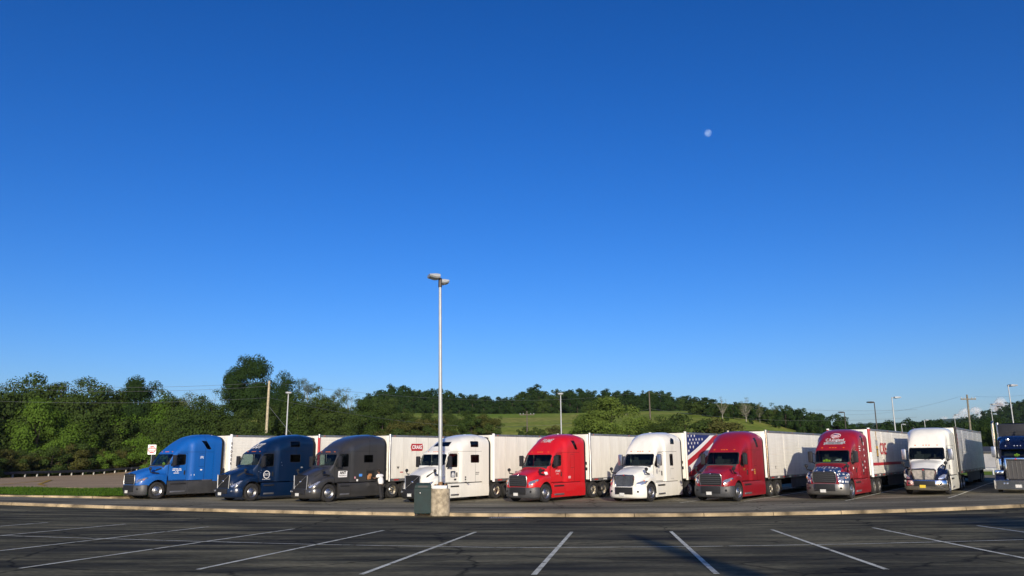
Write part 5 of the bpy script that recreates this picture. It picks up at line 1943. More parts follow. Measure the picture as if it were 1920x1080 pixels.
# ------------------------------------------------------------------ lamp posts and poles
def shoebox_head(parent, az, z, w=0.62, l=0.52, h=0.17, reach=0.12, mat=None):
    """flat floodlight head on a short bracket"""
    d = Vector((math.cos(az), math.sin(az), 0))
    n = Vector((-d.y, d.x, 0))
    bm = bmesh.new()
    secs = [(reach, 0.5, 0.0, 0.9), (reach + l * 0.35, 0.5, -0.1, 1.0), (reach + l, 0.46, 0.25, 0.85)]
    rows = []
    for s, wf, lo, hi in secs:
        pts = []
        for a, b in ((-wf * 0.8, lo), (-wf, lo + 0.3), (-wf * 0.85, hi), (0, hi + 0.12), (wf * 0.85, hi), (wf, lo + 0.3), (wf * 0.8, lo)):
            p = d * s + n * (a * w) + Vector((0, 0, z + b * h))
            pts.append(p)
        rows.append(pts)
    V = grid_faces(bm, rows)
    for r_ in (V[0], V[-1]):
        bm.faces.new(r_)
    for a, b in zip(V, V[1:]):
        bm.faces.new((a[0], b[0], b[-1], a[-1]))
    bmesh.ops.recalc_face_normals(bm, faces=bm.faces)
    hd = obj('lamp_head', bm, mat or POLE_GREY, parent, 40)
    bm = bmesh.new()
    c = d * (reach + l * 0.5)
    rows = [[c + d * (l * 0.32 * i) + n * (w * 0.32 * j) + Vector((0, 0, z + 0.02 * h - 0.012 + 0.06 * h * (i + 1))) for j in (-1, 1)] for i in (-1, 1)]
    grid_faces(bm, rows)
    obj('lens', bm, LENS, hd)
    tube('bracket', [Vector((0, 0, z + 0.05)), d * (reach + 0.03) + Vector((0, 0, z + 0.06))], 0.035, mat or POLE_GREY, hd, 6)
    return hd

LENS = simple('lamp_lens', (0.5, 0.5, 0.46), 0.25)
RUSTY = simple('rusty_steel', (0.30, 0.17, 0.08), 0.8, 0.3, var=0.5, vscale=12)
BASEW = simple('white_base_cover', (0.66, 0.67, 0.66), 0.5, var=0.2)

p = at_z(823, 963, float(zlot(-3.4)) + 0.15)
P = thing('lamp_post', 'tall grey lamp post with two heads on a round concrete base', 'lamp post', (p.x + 0.02, p.y + 0.32, float(zlot(p.x)) + 0.14))
bm = bmesh.new()
add_lathe(bm, [(0.0, -0.1), (0.44, -0.1), (0.45, 0.0), (0.452, 0.35), (0.448, 0.8), (0.445, 1.06), (0.42, 1.10), (0.0, 1.10)], 30, 'z')
for v in bm.verts:
    if v.co.z > 0:
        a = math.atan2(v.co.y, v.co.x)
        v.co.x *= 1 + 0.012 * math.sin(a * 7 + v.co.z * 5)
        v.co.y *= 1 + 0.012 * math.sin(a * 5 - v.co.z * 7)
obj('concrete_base', bm, CONCRETE2, P, 50)
bm = bmesh.new()
add_box(bm, -0.33, 0.33, -0.33, 0.33, 1.102, 1.25, 0, 0.03)
obj('base_cover', bm, BASEW, P, 40)
tube('pole', [(0, 0, 1.25), (-0.03, 0, 4), (-0.08, 0, 7.5), (-0.13, 0, 10.8)], [0.10, 0.092, 0.08, 0.066], POLE_GREY, P, 14)
for sx_ in (-1, 1):
    for sy_ in (-1, 1):
        bm = bmesh.new()
        add_lathe(bm, [(0.03, 1.25), (0.03, 1.30), (0.0, 1.305)], 6, 'z', 0, (sx_ * 0.23, sy_ * 0.23, 0))
        obj('anchor_bolt', bm, RUSTY, P)
bm = bmesh.new()
add_box(bm, -0.045, 0.045, -0.115, -0.09, 1.65, 1.95, 0, 0.008)
obj('hand_hole_cover', bm, GALV, P)
bm = bmesh.new()
add_lathe(bm, [(0.0995, 1.252), (0.103, 1.27), (0.102, 1.40), (0.099, 1.42)], 14, 'z')
obj('base_collar', bm, RUSTY, P, 50)
bm = bmesh.new()
add_lathe(bm, [(0.0, 10.65), (0.09, 10.65), (0.09, 11.1), (0.0, 11.13)], 12, 'z', 0, (-0.13, 0, 0))
obj('head_mount', bm, BRONZE, P, 40)
h1 = shoebox_head(P, R(200), 11.06, 0.66, 0.52, 0.21, 0.06)
h2 = shoebox_head(P, R(15), 10.82, 0.60, 0.36, 0.20, 0.05)
for h_ in (h1, h2):
    h_.location.x = -0.13

def lamp_post(px, py, D, label, az, arm=0.25, mat=None, r=0.075, group=None, l=0.55):
    t = at_depth(px, py, D)
    z = float(H(t.x, t.y))
    hgt = t.z - z
    L = thing('lamp_post', label, 'lamp post', (t.x, t.y, z - 0.05), 0, group)
    m_ = mat or POLE_GREY
    tube('pole', [(0, 0, 0), (0, 0, hgt * 0.5), (0, 0, hgt)], [r * 1.25, r, r * 0.75], m_, L, 10)
    for a in (az if isinstance(az, (list, tuple)) else [az]):
        shoebox_head(L, a, hgt - 0.12, 0.5, l, 0.18, arm, m_)
    bm = bmesh.new()
    add_lathe(bm, [(0.0, -0.2), (0.28, -0.2), (0.28, 0.55), (0.24, 0.6), (0.0, 0.6)], 14, 'z')
    obj('concrete_base', bm, CONCRETE2, L, 40)

lamp_post(541, 735, 77, 'grey lamp post rising behind the dark blue truck, next to the wooden pole', [R(200), R(20)], 0.0, l=0.27)
lamp_post(1051, 737, 82, 'white lamp post rising behind the red truck cab', [R(170), R(-10)], 0.0, l=0.27)
lamp_post(1672, 744, 89, 'tall pale lamp post, head to the right, behind the dagger-print trailer', R(-5), 0.25, l=0.7)
lamp_post(1639, 753, 98, 'taller dark lamp post, head to the left, behind the starred dark red truck', R(185), 0.15, BRONZE, l=0.75)
lamp_post(1583, 772, 120, 'shorter dark lamp post left of the one behind the starred truck', R(185), 0.15, BRONZE, l=0.75)
lamp_post(1890, 721, 73, 'tall slender lamp post with raised head above the truck at the right edge', R(10), 0.1, l=0.75, r=0.06)
lamp_post(1857, 757, 105, 'thin far lamp post right of the T-shaped wooden pole', R(10), 0.1, l=0.7, r=0.05)
lamp_post(1789, 777, 134, 'thin far lamp post left of the T-shaped wooden pole', R(10), 0.1, l=0.7, r=0.05)
lamp_post(1733, 787, 150, 'small far lamp post above the white truck with dark blue fenders', R(10), 0.1, l=0.7, r=0.07)
lamp_post(1690, 795, 165, 'small far lamp post just left of the white truck with dark blue fenders', R(10), 0.1, l=0.8, r=0.07)

def utility_pole(px, py, D, label, mat, arm=None, r=0.14, guy=None, lean=0.0):
    t = at_depth(px, py, D)
    z = float(H(t.x, t.y))
    h = t.z - z
    U = thing('utility_pole', label, 'utility pole', (t.x, t.y, z - 0.2))
    tube('pole', [(-lean * h, 0, 0), (-lean * h * 0.5, 0, h * 0.5), (0, 0, h + 0.2)], [r * 1.15, r, r * 0.8], mat, U, 10)
    if arm:
        a = bpy.data.objects.new
        c = box('cross_arm', -arm / 2, arm / 2, -r - 0.11, -r, h - 0.45, h - 0.3, mat, U)
        for k in (-0.92, -0.5, 0.5, 0.92):
            bm = bmesh.new()
            add_lathe(bm, [(0.05, h - 0.3), (0.06, h - 0.22), (0.03, h - 0.12), (0.0, h - 0.1)], 8, 'z', 0, (k * arm / 2, -r - 0.055, 0))
            obj('insulator', bm, POLE_GREY, c, 50)
    if guy:
        tube('guy_wire', [(0, 0, h * 0.72), guy], 0.02, GALV, U, 4)
    return Vector((t.x, t.y, t.z))

u1 = utility_pole(505, 714, 112, 'pale wooden utility pole rising behind the dark blue truck', WOOD, None, 0.19, (5.5, 3, 1.2))
u2 = utility_pole(1813, 740, 100, 'wooden utility pole with a T-shaped cross arm behind the white truck, right', simple('grey_pole_wood', (0.20, 0.18, 0.14), 0.9, var=0.35, vscale=5), 1.9, 0.13, None, 0.03)
u3 = utility_pole(1217, 733, 170, 'dark wooden utility pole on the hill right of the yellow-green tree', WOODD, None, 0.15)
u4 = utility_pole(988, 771, 128, 'short dark utility pole with cross arm before the hillside field', WOODD, 2.4, 0.10)

def wire(a, b, sag, label, r=0.022):
    a, b = Vector(a), Vector(b)
    pts = [a.lerp(b, t) - Vector((0, 0, sag * 4 * t * (1 - t))) for t in np.linspace(0, 1, 17)]
    bm = bmesh.new()
    add_tube(bm, pts, r, 4)
    o = obj('overhead_wire', bm, ALUD)
    tag(o, label, 'wire', 'overhead wires')

wire(u1 + Vector((0, 0, -0.2)), at_depth(-140, 708, 106), 1.0, 'topmost overhead wire running left from the pale utility pole', 0.016)
wire(u1 + Vector((0, 0, -0.75)), at_depth(-140, 716, 106), 1.0, 'overhead wire just below the topmost, running left from the pale utility pole', 0.016)
wire(u1 + Vector((0, 0, -2.4)), at_depth(-140, 746, 106), 0.7, 'lowest overhead wire running left from the pale utility pole', 0.016)
wire(u1 + Vector((0, 0, -0.2)), u3 + Vector((0, 0, -0.2)), 2.2, 'upper overhead wire running right from the pale utility pole over the hill', 0.016)
wire(u1 + Vector((0, 0, -2.4)), u3 + Vector((0, 0, -3.8)), 4.0, 'lower overhead wire running right from the pale utility pole over the slope', 0.016)
wire(u3 + Vector((0, 0, -0.4)), at_depth(1720, 768, 150), 1.5, 'upper overhead wire running right from the dark hill pole', 0.016)
wire(u3 + Vector((0, 0, -3.8)), at_depth(1720, 782, 150), 1.5, 'lower overhead wire running right from the dark hill pole', 0.016)
wire(u2 + Vector((-0.8, 0, -0.2)), at_depth(1560, 775, 150), 1.0, 'overhead wire running left from the T-shaped wooden pole', 0.009)
wire(u2 + Vector((0.8, 0, -0.2)), at_depth(2050, 715, 60), 0.5, 'overhead wire running right from the T-shaped wooden pole', 0.007)

# ------------------------------------------------------------------ guardrails
def guardrail(pts, label, mat, post_mat, step=1.9, up=0.0):
    c = Vector((pts[0][0], pts[0][1], 0))
    G_ = thing('guardrail', label, 'guardrail', (c.x, c.y, float(H(c.x, c.y))))
    base = Vector((c.x, c.y, float(H(c.x, c.y))))
    P2 = [Vector(p_) for p_ in pts]
    d = [0]
    for a, b in zip(P2, P2[1:]):
        d.append(d[-1] + (b - a).length)
    def at(s):
        k = min(int(np.searchsorted(d, s, side='right')) - 1, len(P2) - 2)
        k = max(k, 0)
        return P2[k].lerp(P2[k + 1], (s - d[k]) / (d[k + 1] - d[k]))
    prof = [(0.0, 0.40), (0.08, 0.45), (0.08, 0.52), (0.0, 0.555), (0.08, 0.59), (0.08, 0.66), (0.0, 0.71)]
    rows = []
    s = 0.0
    while s <= d[-1]:
        q = at(s)
        t = (at(min(s + 0.3, d[-1])) - at(max(s - 0.3, 0))).normalized()
        n = Vector((t.y, -t.x))
        z = float(H(q.x, q.y)) + up
        rows.append([Vector((q.x + n.x * o_, q.y + n.y * o_, z + zz)) - base for o_, zz in prof])
        s += 0.95
    bm = bmesh.new()
    grid_faces(bm, rows)
    rl = obj('rail', bm, mat, G_, 30)
    rl.modifiers.new('thickness', 'SOLIDIFY').thickness = 0.006
    s = 0.3
    while s < d[-1]:
        q = at(s)
        z = float(H(q.x, q.y)) + up - base.z
        box('post', q.x - base.x - 0.19, q.x - base.x - 0.03, q.y - base.y - 0.06, q.y - base.y + 0.06, z - 0.2, z + 0.58, post_mat, G_)
        s += step
    return G_

gp = [(-66.5, 84), (-64.8, 92), (-63.2, 100), (-61.3, 108), (-58.5, 117), (-54.5, 126), (-50, 134)]
guardrail(gp, 'long dark steel guardrail curving along the slip road under the left trees', RUST, simple('guardrail_post', (0.40, 0.40, 0.38), 0.7, var=0.3))
ga, gb = at_depth(1825, 888, 84), at_depth(1990, 884, 84)
guardrail([(ga.x, ga.y), (gb.x, gb.y)], 'grey steel guardrail between the white truck and the truck at the right edge', GALV, GALV)

# pale shed beyond the right-hand trucks
sp = at_depth(1862, 878, 100)
zs_ = float(H(sp.x, sp.y))
S_ = thing('shed', 'pale grey shed with a dark roof behind the truck at the right edge', 'shed', (sp.x, sp.y, zs_))
bm = bmesh.new()
add_box(bm, -2.0, 6.5, 0, 4.0, -0.2, 2.2)
wl_ = obj('wall', bm, simple('pale_shed_wall', (0.26, 0.265, 0.29), 0.7, var=0.2, vscale=1), S_)
prism('roof', [(-0.4, 2.21), (4.4, 2.21), (4.4, 2.4), (2.0, 3.0), (-0.4, 2.4)], 'x', -2.3, 6.8, simple('dark_shed_roof', (0.035, 0.04, 0.05), 0.7), S_)
box('door', 0.6, 1.6, -0.03, -0.004, 0, 2.0, simple('shed_door', (0.3, 0.31, 0.33), 0.6), S_)

# grass tufts of the bank at the right
# ------------------------------------------------------------------ do not enter sign
sg = at_depth(285, 843, 84)
zg = float(H(sg.x, sg.y))
SG = thing('road_sign', 'white square do not enter sign with red disc behind the blue truck', 'road sign', (sg.x, sg.y, zg), R(12))
tube('post', [(0, 0.03, -0.3), (0, 0.03, sg.z - zg + 0.3)], 0.03, GALV, SG, 8)
cz = sg.z - zg
bm = bmesh.new()
add_prism(bm, round_rect(-0.40, 0.40, cz - 0.50, cz + 0.50, 0.05), 'y', -0.012, 0.0)
pl_ = obj('sign_plate', bm, simple('sign_white', (0.85, 0.85, 0.84), 0.4), SG)
bm = bmesh.new()
add_lathe(bm, [(0.0, -0.016), (0.385, -0.016), (0.385, -0.0125)], 32, 'y', 0, (0, 0, cz))
obj('red_disc', bm, simple('sign_red', (0.60, 0.015, 0.02), 0.4), pl_)
box('white_bar', -0.32, 0.32, -0.0195, -0.0165, cz - 0.075, cz + 0.075, simple('sign_white', (0.85, 0.85, 0.84), 0.4), pl_)
decal('lettering', text_mesh('DO NOT', 0.16, bold=0.004), WHITE_PRINT, pl_, 'side', Vector((0, -0.02, cz + 0.19)))
decal('lettering', text_mesh('ENTER', 0.16, bold=0.004), WHITE_PRINT, pl_, 'side', Vector((0, -0.02, cz - 0.19)))

# ------------------------------------------------------------------ litter bin beside the lamp post base
b0 = at_z(791, 963, float(zlot(-4.2)) + 0.15)
B_ = thing('litter_bin', 'dark green square litter bin standing against the concrete lamp base', 'litter bin', (b0.x, b0.y + 0.36, float(zlot(b0.x)) + 0.14), R(4))
bm = bmesh.new()
def sq(w, z):
    return [bm.verts.new(p_) for p_ in ((-w, -w, z), (w, -w, z), (w, w, z), (-w, w, z))]
R0 = [sq(0.35, 0.0), sq(0.37, 0.04), sq(0.365, 1.12), sq(0.375, 1.15), sq(0.36, 1.26), sq(0.29, 1.36)]
for a, b in zip(R0, R0[1:]):
    for i in range(4):
        bm.faces.new((a[i], a[(i + 1) % 4], b[(i + 1) % 4], b[i]))
bm.faces.new(R0[-1])
obj('body', bm, BIN, B_)
for rot in range(4):
    bm = bmesh.new()
    add_box(bm, -0.29, 0.29, -0.382, -0.36, 0.12, 1.04, 0, 0.01)
    add_box(bm, -0.335, -0.305, -0.39, -0.36, 0.04, 1.12)
    add_box(bm, 0.305, 0.335, -0.39, -0.36, 0.04, 1.12)
    obj('side_panel', bm, BIN, B_, rot=(0, 0, rot * math.pi / 2))
bm = bmesh.new()
add_box(bm, -0.22, 0.22, -0.375, -0.30, 1.17, 1.25)
obj('opening_flap', bm, BLACK, B_)
bm = bmesh.new()
add_lathe(bm, [(0.0, -0.40), (0.018, -0.398), (0.02, -0.38)], 8, 'y', 0, (-0.12, 0, 0.92))
obj('lock', bm, CHROME, B_)

# ------------------------------------------------------------------ moon and clouds
md = ray(1327.5, 249.5).normalized()
bm = bmesh.new()
bmesh.ops.create_icosphere(bm, subdivisions=4, radius=1.0)
mm_ = bpy.data.materials.new('moon_surface')
mm_.use_nodes = True
nt = mm_.node_tree
nt.nodes.clear()
tr = nt.nodes.new('ShaderNodeBsdfTransparent')
df = nt.nodes.new('ShaderNodeBsdfDiffuse')
ns = nt.nodes.new('ShaderNodeTexNoise')
ns.inputs['Scale'].default_value = 1.6
rp = nt.nodes.new('ShaderNodeValToRGB')
rp.color_ramp.elements[0].position = 0.42
rp.color_ramp.elements[0].color = (0.05, 0.065, 0.065, 1)
rp.color_ramp.elements[1].position = 0.6
rp.color_ramp.elements[1].color = (0.11, 0.135, 0.135, 1)
tcn = nt.nodes.new('ShaderNodeTexCoord')
nt.links.new(tcn.outputs['Object'], ns.inputs['Vector'])
nt.links.new(ns.outputs['Fac'], rp.inputs[0])
nt.links.new(rp.outputs[0], df.inputs[0])
ads = nt.nodes.new('ShaderNodeAddShader')
nt.links.new(tr.outputs[0], ads.inputs[0])
nt.links.new(df.outputs[0], ads.inputs[1])
no = nt.nodes.new('ShaderNodeOutputMaterial')
nt.links.new(ads.outputs[0], no.inputs[0])
MD = 9000.0
mo = obj('moon', bm, mm_, None, 180, loc=EYE + md * MD)
mo.scale = (MD * 0.0045,) * 3
tag(mo, 'pale gibbous moon high in the blue sky', 'moon')

cm_ = bpy.data.materials.new('cloud_white')
cm_.use_nodes = True
nt = cm_.node_tree
nt.nodes.clear()
tr = nt.nodes.new('ShaderNodeBsdfTransparent')
df = nt.nodes.new('ShaderNodeBsdfDiffuse')
df.inputs[0].default_value = (0.8, 0.8, 0.82, 1)
mxs = nt.nodes.new('ShaderNodeMixShader')
mxs.inputs[0].default_value = 0.9
nt.links.new(df.outputs[0], mxs.inputs[1])
nt.links.new(tr.outputs[0], mxs.inputs[2])
no = nt.nodes.new('ShaderNodeOutputMaterial')
nt.links.new(mxs.outputs[0], no.inputs[0])
rs = random.Random(3)
for label, spots in (('small white cumulus cloud above the right-hand hill', ((1876, 755, 10), (1868, 760, 9), (1884, 760, 9), (1862, 768, 9), (1892, 766, 8), (1875, 770, 14))),
                     ('white cloud bank low behind the T-shaped wooden pole', ((1800, 778, 8), (1812, 772, 9), (1824, 770, 9), (1836, 772, 7), (1848, 778, 7), (1790, 784, 6), (1818, 784, 12), (1836, 784, 10), (1770, 786, 5)))):
    bm = bmesh.new()
    c0 = at_depth(spots[0][0], spots[0][1], 7800)
    for px, py, rr_ in spots:
        for _ in range(3):
            q = at_depth(px + rs.uniform(-5, 5), py + rs.uniform(-3, 3), 7800 + rs.uniform(-60, 60)) - c0
            rad_ = rr_ / 1464 * 7800 * rs.uniform(0.5, 0.9)
            mt = Matrix.Translation(q) @ Matrix.Scale(rad_, 4)
            bmesh.ops.create_icosphere(bm, subdivisions=3, radius=1.0, matrix=mt)
    for v in bm.verts:
        k = v.co * 0.02
        v.co += Vector((math.sin(k.y * 7 + k.z * 5), math.sin(k.x * 6 + k.z * 8), math.sin(k.x * 9 + k.y * 4))) * 5
    o = obj('cloud', bm, cm_, None, 180, loc=c0)
    tag(o, label, 'cloud')
# ------------------------------------------------------------------ the row of lorries
def star_mat(name):
    m, nt, b = nodes_of(name)
    tc = nt.nodes.new('ShaderNodeTexCoord')
    vo = nt.nodes.new('ShaderNodeTexVoronoi')
    vo.inputs['Scale'].default_value = 5.2
    vo.inputs['Randomness'].default_value = 0.35
    nt.links.new(tc.outputs['Object'], vo.inputs['Vector'])
    rp = nt.nodes.new('ShaderNodeMapRange')
    rp.inputs['From Min'].default_value = 0.30
    rp.inputs['From Max'].default_value = 0.36
    nt.links.new(vo.outputs['Distance'], rp.inputs['Value'])
    mx = nt.nodes.new('ShaderNodeMix')
    mx.data_type = 'RGBA'
    mx.inputs['A'].default_value = (0.75, 0.75, 0.75, 1)
    mx.inputs['B'].default_value = (0.02, 0.045, 0.12, 1)
    nt.links.new(rp.outputs[0], mx.inputs['Factor'])
    nt.links.new(mx.outputs['Result'], b.inputs['Base Color'])
    b.inputs['Roughness'].default_value = 0.3
    b.inputs['Coat Weight'].default_value = 0.5
    return m

STARS = star_mat('star_print')
MESHM = simple('grille_mesh_metal', (0.55, 0.52, 0.46), 0.4, 1.0, var=0.4, vscale=6, bump=0.8, bscale=60)

BLUE = paint('bright_blue_paint', (0.003, 0.10, 0.40), 0.42, 0.45, 0.15)
NAVY = paint('dark_blue_paint', (0.001, 0.012, 0.044), 0.3, 0.6, 0.06)
CHAR = paint('charcoal_paint', (0.032, 0.032, 0.033), 0.32, 0.6, 0.12)
WHITE = paint('white_paint', (0.82, 0.81, 0.74), 0.35, 0.5, 0.35)
RED = paint('bright_red_paint', (0.56, 0.006, 0.012), 0.42, 0.45, 0.12)
DRED = paint('dark_red_paint', (0.27, 0.005, 0.014), 0.4, 0.4, 0.12)
PNAVY = paint('deep_navy_paint', (0.002, 0.006, 0.030), 0.25, 0.6, 0.05)

HEAD = R(36.7)
def place(px, py, xa, heading=HEAD, z=None, dep=None):
    """truck origin from where its driver's side front tyre meets the ground"""
    x = 0.0
    if dep:
        p = at_depth(px, py, dep)
    else:
        for _ in range(12):
            p = at_z(px, py, float(H(x, 47)))
            x = p.x
    ux = Vector((math.sin(heading), math.cos(heading), 0))
    uy = Vector((-math.cos(heading), math.sin(heading), 0))
    o = Vector((p.x, p.y, 0)) - ux * xa + uy * 1.055
    c = o + ux * 3
    o.z = float(H(p.x, p.y)) + 0.004
    return o, math.pi / 2 - heading, ux, uy

def rig(S, px, dep, heading=HEAD, off=None):
    t = at_depth(px, 938, dep)
    p = Vector((t.x, dep, 0))
    ux = Vector((math.sin(heading), math.cos(heading), 0))
    uy = Vector((-math.cos(heading), math.sin(heading), 0))
    o = p - ux * S['xa'] + uy * 1.055
    o.z = float(H(p.x, p.y)) + 0.006
    n = o + ux * (S['xa'] + 4.85)
    n.z = float(H(n.x, n.y)) + 0.006
    return o, n, math.pi / 2 - heading

def decal_side(T, bvh, body, size, x, z, mat, **kw):
    return decal('lettering', text_mesh(body, size, **kw), mat, T, 'side', Vector((x, -1.5, z)), bvh, 0.014)

def plate_side(T, bvh, w, h, x, z, mat, name='sticker', off=0.004):
    me = poly_mesh([round_rect(-w / 2, w / 2, -h / 2, h / 2, min(w, h) * 0.12)])
    return decal(name, me, mat, T, 'side', Vector((x, -1.5, z)), bvh, off)

# 1 bright blue
o, n, rz = rig(CASC, 291, 50.6, R(37.2))
T1, c1, h1 = tractor(CASC, 'bright blue aerodynamic truck with dark grey skirts, first from the left', o, rz, BLUE,
                     roof_win=[(4.10, 3.60), (4.45, 3.58), (4.78, 3.12), (4.70, 3.06), (4.52, 3.10)], hatch=[(4.0, 1.96), (4.36, 1.96), (4.36, 2.76), (4.0, 2.76)])
for k, w in enumerate((0.62, 0.66, 0.24, 0.46)):          # four short lines of white door print, too small to read
    for j in range(int(w / 0.052)):
        if (j * 7 + k * 3) % 9 == 4:
            continue
        plate_side(T1, c1, 0.04, 0.05 if k != 1 else 0.06, 2.62 - w / 2 + j * 0.052, 1.83 - k * 0.09, WHITE_PRINT, 'door_print')
me = poly_mesh([[(0.14 * math.cos(R(a)), 0.12 * math.sin(R(a))) for a in (25, 50, 75, 105, 130, 155)] + [(0.11 * math.cos(R(a)), 0.085 * math.sin(R(a))) for a in (155, 130, 105, 75, 50, 25)]])
decal('emblem', me, WHITE_PRINT, T1, 'side', Vector((4.18, -1.5, 2.50)), c1)
decal('emblem', me, WHITE_PRINT, T1, 'side', Vector((4.18, -1.5, 2.42)), c1)
plate_side(T1, c1, 0.22, 0.10, 3.62, 1.42, WHITE_PRINT)
plate_side(T1, c1, 0.14, 0.08, 4.18, 1.74, WHITE_PRINT)
R1 = trailer('white ribbed trailer with vertical letters on its corner post, behind the bright blue truck', n, rz, 'reefer', unit='white', post=WHITE_PRINT)
for k, ch in enumerate('BADGER'):
    decal('lettering', text_mesh(ch, 0.22, bold=0.004), BLACK_PRINT, R1, 'side', Vector((0.13, -1.335, 3.50 - k * 0.27)))

# 2 dark blue
o, n, rz = rig(VOLVO, 469, 49.4)
uw, lw_ = [(4.05, 3.26), (4.72, 3.26), (4.76, 3.30), (4.76, 3.56), (4.70, 3.60), (4.10, 3.60), (4.04, 3.54)], [(4.08, 2.30), (4.80, 2.30), (4.84, 2.34), (4.84, 2.72), (4.80, 2.76), (4.10, 2.76), (4.06, 2.72)]
T2, c2, h2 = tractor(VOLVO, 'dark blue truck with white DOT on its roof, second from the left', o, rz, NAVY, sleeper_win=lw_, upper_win=uw, skirt=NAVY, bump=NAVY)
decal('lettering', text_mesh('DOT', 0.40, shear=0.35, bold=0.02, spacing=0.95), WHITE_PRINT, T2, 'front', Vector((0, 0.16, 3.32)), c2, 0.05)
me = poly_mesh([[(0.24 * math.cos(R(a)), 0.24 * math.sin(R(a))) for a in range(0, 361, 15)] + [(0.20 * math.cos(R(a)), 0.20 * math.sin(R(a))) for a in range(360, -1, -15)]])
decal('emblem_ring', me, WHITE_PRINT, T2, 'side', Vector((2.42, -1.5, 1.55)), c2)
decal_side(T2, c2, 'DOT', 0.19, 2.42, 1.55, WHITE_PRINT, shear=0.25, bold=0.008)
for x in (2.16, 2.25, 2.33, 2.42, 2.50, 2.58, 2.67):
    plate_side(T2, c2, 0.06, 0.025, x, 1.27, WHITE_PRINT, 'door_print')
decal_side(T2, c2, '374', 0.10, 4.98, 1.95, WHITE_PRINT, bold=0.004)
for x, z in ((1.86, 1.75), (2.0, 1.68), (2.02, 1.82), (3.4, 2.28), (3.45, 2.10)):
    plate_side(T2, c2, 0.05, 0.05, x, z, ALU, 'fitting')
R2 = trailer('white ribbed trailer with dark cooling unit, behind the dark blue truck', n, rz, 'reefer', unit='black', post=ALU, front_band=(1.9, 3.9, RED_PRINT))

# 3 charcoal
o, n, rz = rig(VOLVO, 614, 48.8, R(36.3))
T3, c3, h3 = tractor(VOLVO, 'charcoal grey truck with a white ANT door sign, third from the left', o, rz, CHAR, sleeper_win=lw_, skirt=CHAR, bump=CHAR)
plate_side(T3, c3, 0.72, 0.38, 2.46, 1.62, WHITE_PRINT, 'door_sign', 0.006)
decal_side(T3, c3, 'ANT', 0.24, 2.46, 1.69, BLACK_PRINT, bold=0.012).location.y = -0.004
decal_side(T3, c3, 'TRUCKING LLC', 0.085, 2.46, 1.52, BLACK_PRINT, bold=0.003).location.y = -0.004
plate_side(T3, c3, 0.26, 0.16, 3.82, 1.52, simple('blue_sticker', (0.08, 0.28, 0.75), 0.4))
plate_side(T3, c3, 0.10, 0.12, 3.36, 1.38, simple('pink_sticker', (0.75, 0.35, 0.4), 0.4))
plate_side(T3, c3, 0.14, 0.12, 3.55, 1.22, WHITE_PRINT)
# flat black sheet painting the shaded inside of an open locker, bag before it
lk = poly_mesh([[(-0.34, -0.30), (0.34, -0.30), (0.34, 0.28), (-0.34, 0.28)]])
decal('locker_shade_sheet', lk, SEAL, T3, 'side', Vector((4.66, -1.5, 1.50)), c3, 0.005)
box('locker_door', 4.30, 5.02, -1.26, -1.235, 1.80, 1.95, CHAR, T3)
ux = Vector((math.sin(HEAD), math.cos(HEAD), 0)); uy = Vector((-math.cos(HEAD), math.sin(HEAD), 0))
lp = o + ux * 4.52 + uy * -1.26
bm = bmesh.new()
add_box(bm, -0.13, 0.13, -0.02, 0.10, 0.0, 0.26, 0, 0.05)
add_box(bm, -0.05, 0.20, -0.03, 0.08, 0.18, 0.36, 0, 0.05)
bgo = obj('bag', bm, simple('tan_bag', (0.42, 0.20, 0.08), 0.8, var=0.5, vscale=9), None, 50, loc=(lp.x, lp.y, o.z + 1.24), rot=(0, 0, rz))
tag(bgo, 'small orange-brown bag in the open side locker of the charcoal truck', 'bag')
R3 = trailer('white panelled trailer with a red CRAIG badge, behind the charcoal truck', n, rz, 'van', post=ALU)
def craig(T, x, z, s=1.0):
    a, b = 0.62 * s, 0.30 * s
    me = poly_mesh([[(-a, 0), (-a * 0.86, -b * 0.8), (a * 0.86, -b * 0.8), (a, 0), (a * 0.86, b * 0.8), (-a * 0.86, b * 0.8)], [(-a * 0.86, -b * 1.1), (-a * 0.8, -b * 0.81), (-a * 0.86, -b * 0.81)], [(a * 0.86, b * 1.1), (a * 0.8, b * 0.81), (a * 0.86, b * 0.81)]])
    decal('badge', me, RED_PRINT, T, 'side', Vector((x, -1.3025, z)))
    decal('lettering', text_mesh('CRAIG', 0.34 * s, shear=0.12, bold=0.01), WHITE_PRINT, T, 'side', Vector((x, -1.306, z)))
craig(R3, 2.65, 3.28)
decal('lettering', text_mesh('321', 0.20, bold=0.006), RED_PRINT, R3, 'front', Vector((-0.006, -0.75, 3.72)))
for k, z in enumerate((2.42, 2.34, 2.2)):
    box('nose_fitting', -0.03, -0.004, -0.98, -0.82, z, z + 0.06 + 0.06 * (k == 0), BLACK, R3)
box('red_label', 1.05, 1.35, -1.306, -1.302, 1.62, 1.68, RED_PRINT, R3)
decal('lettering', text_mesh('W', 0.2, bold=0.01), BLACK_PRINT, R3, 'side', Vector((0.85, -1.31, 1.95)))

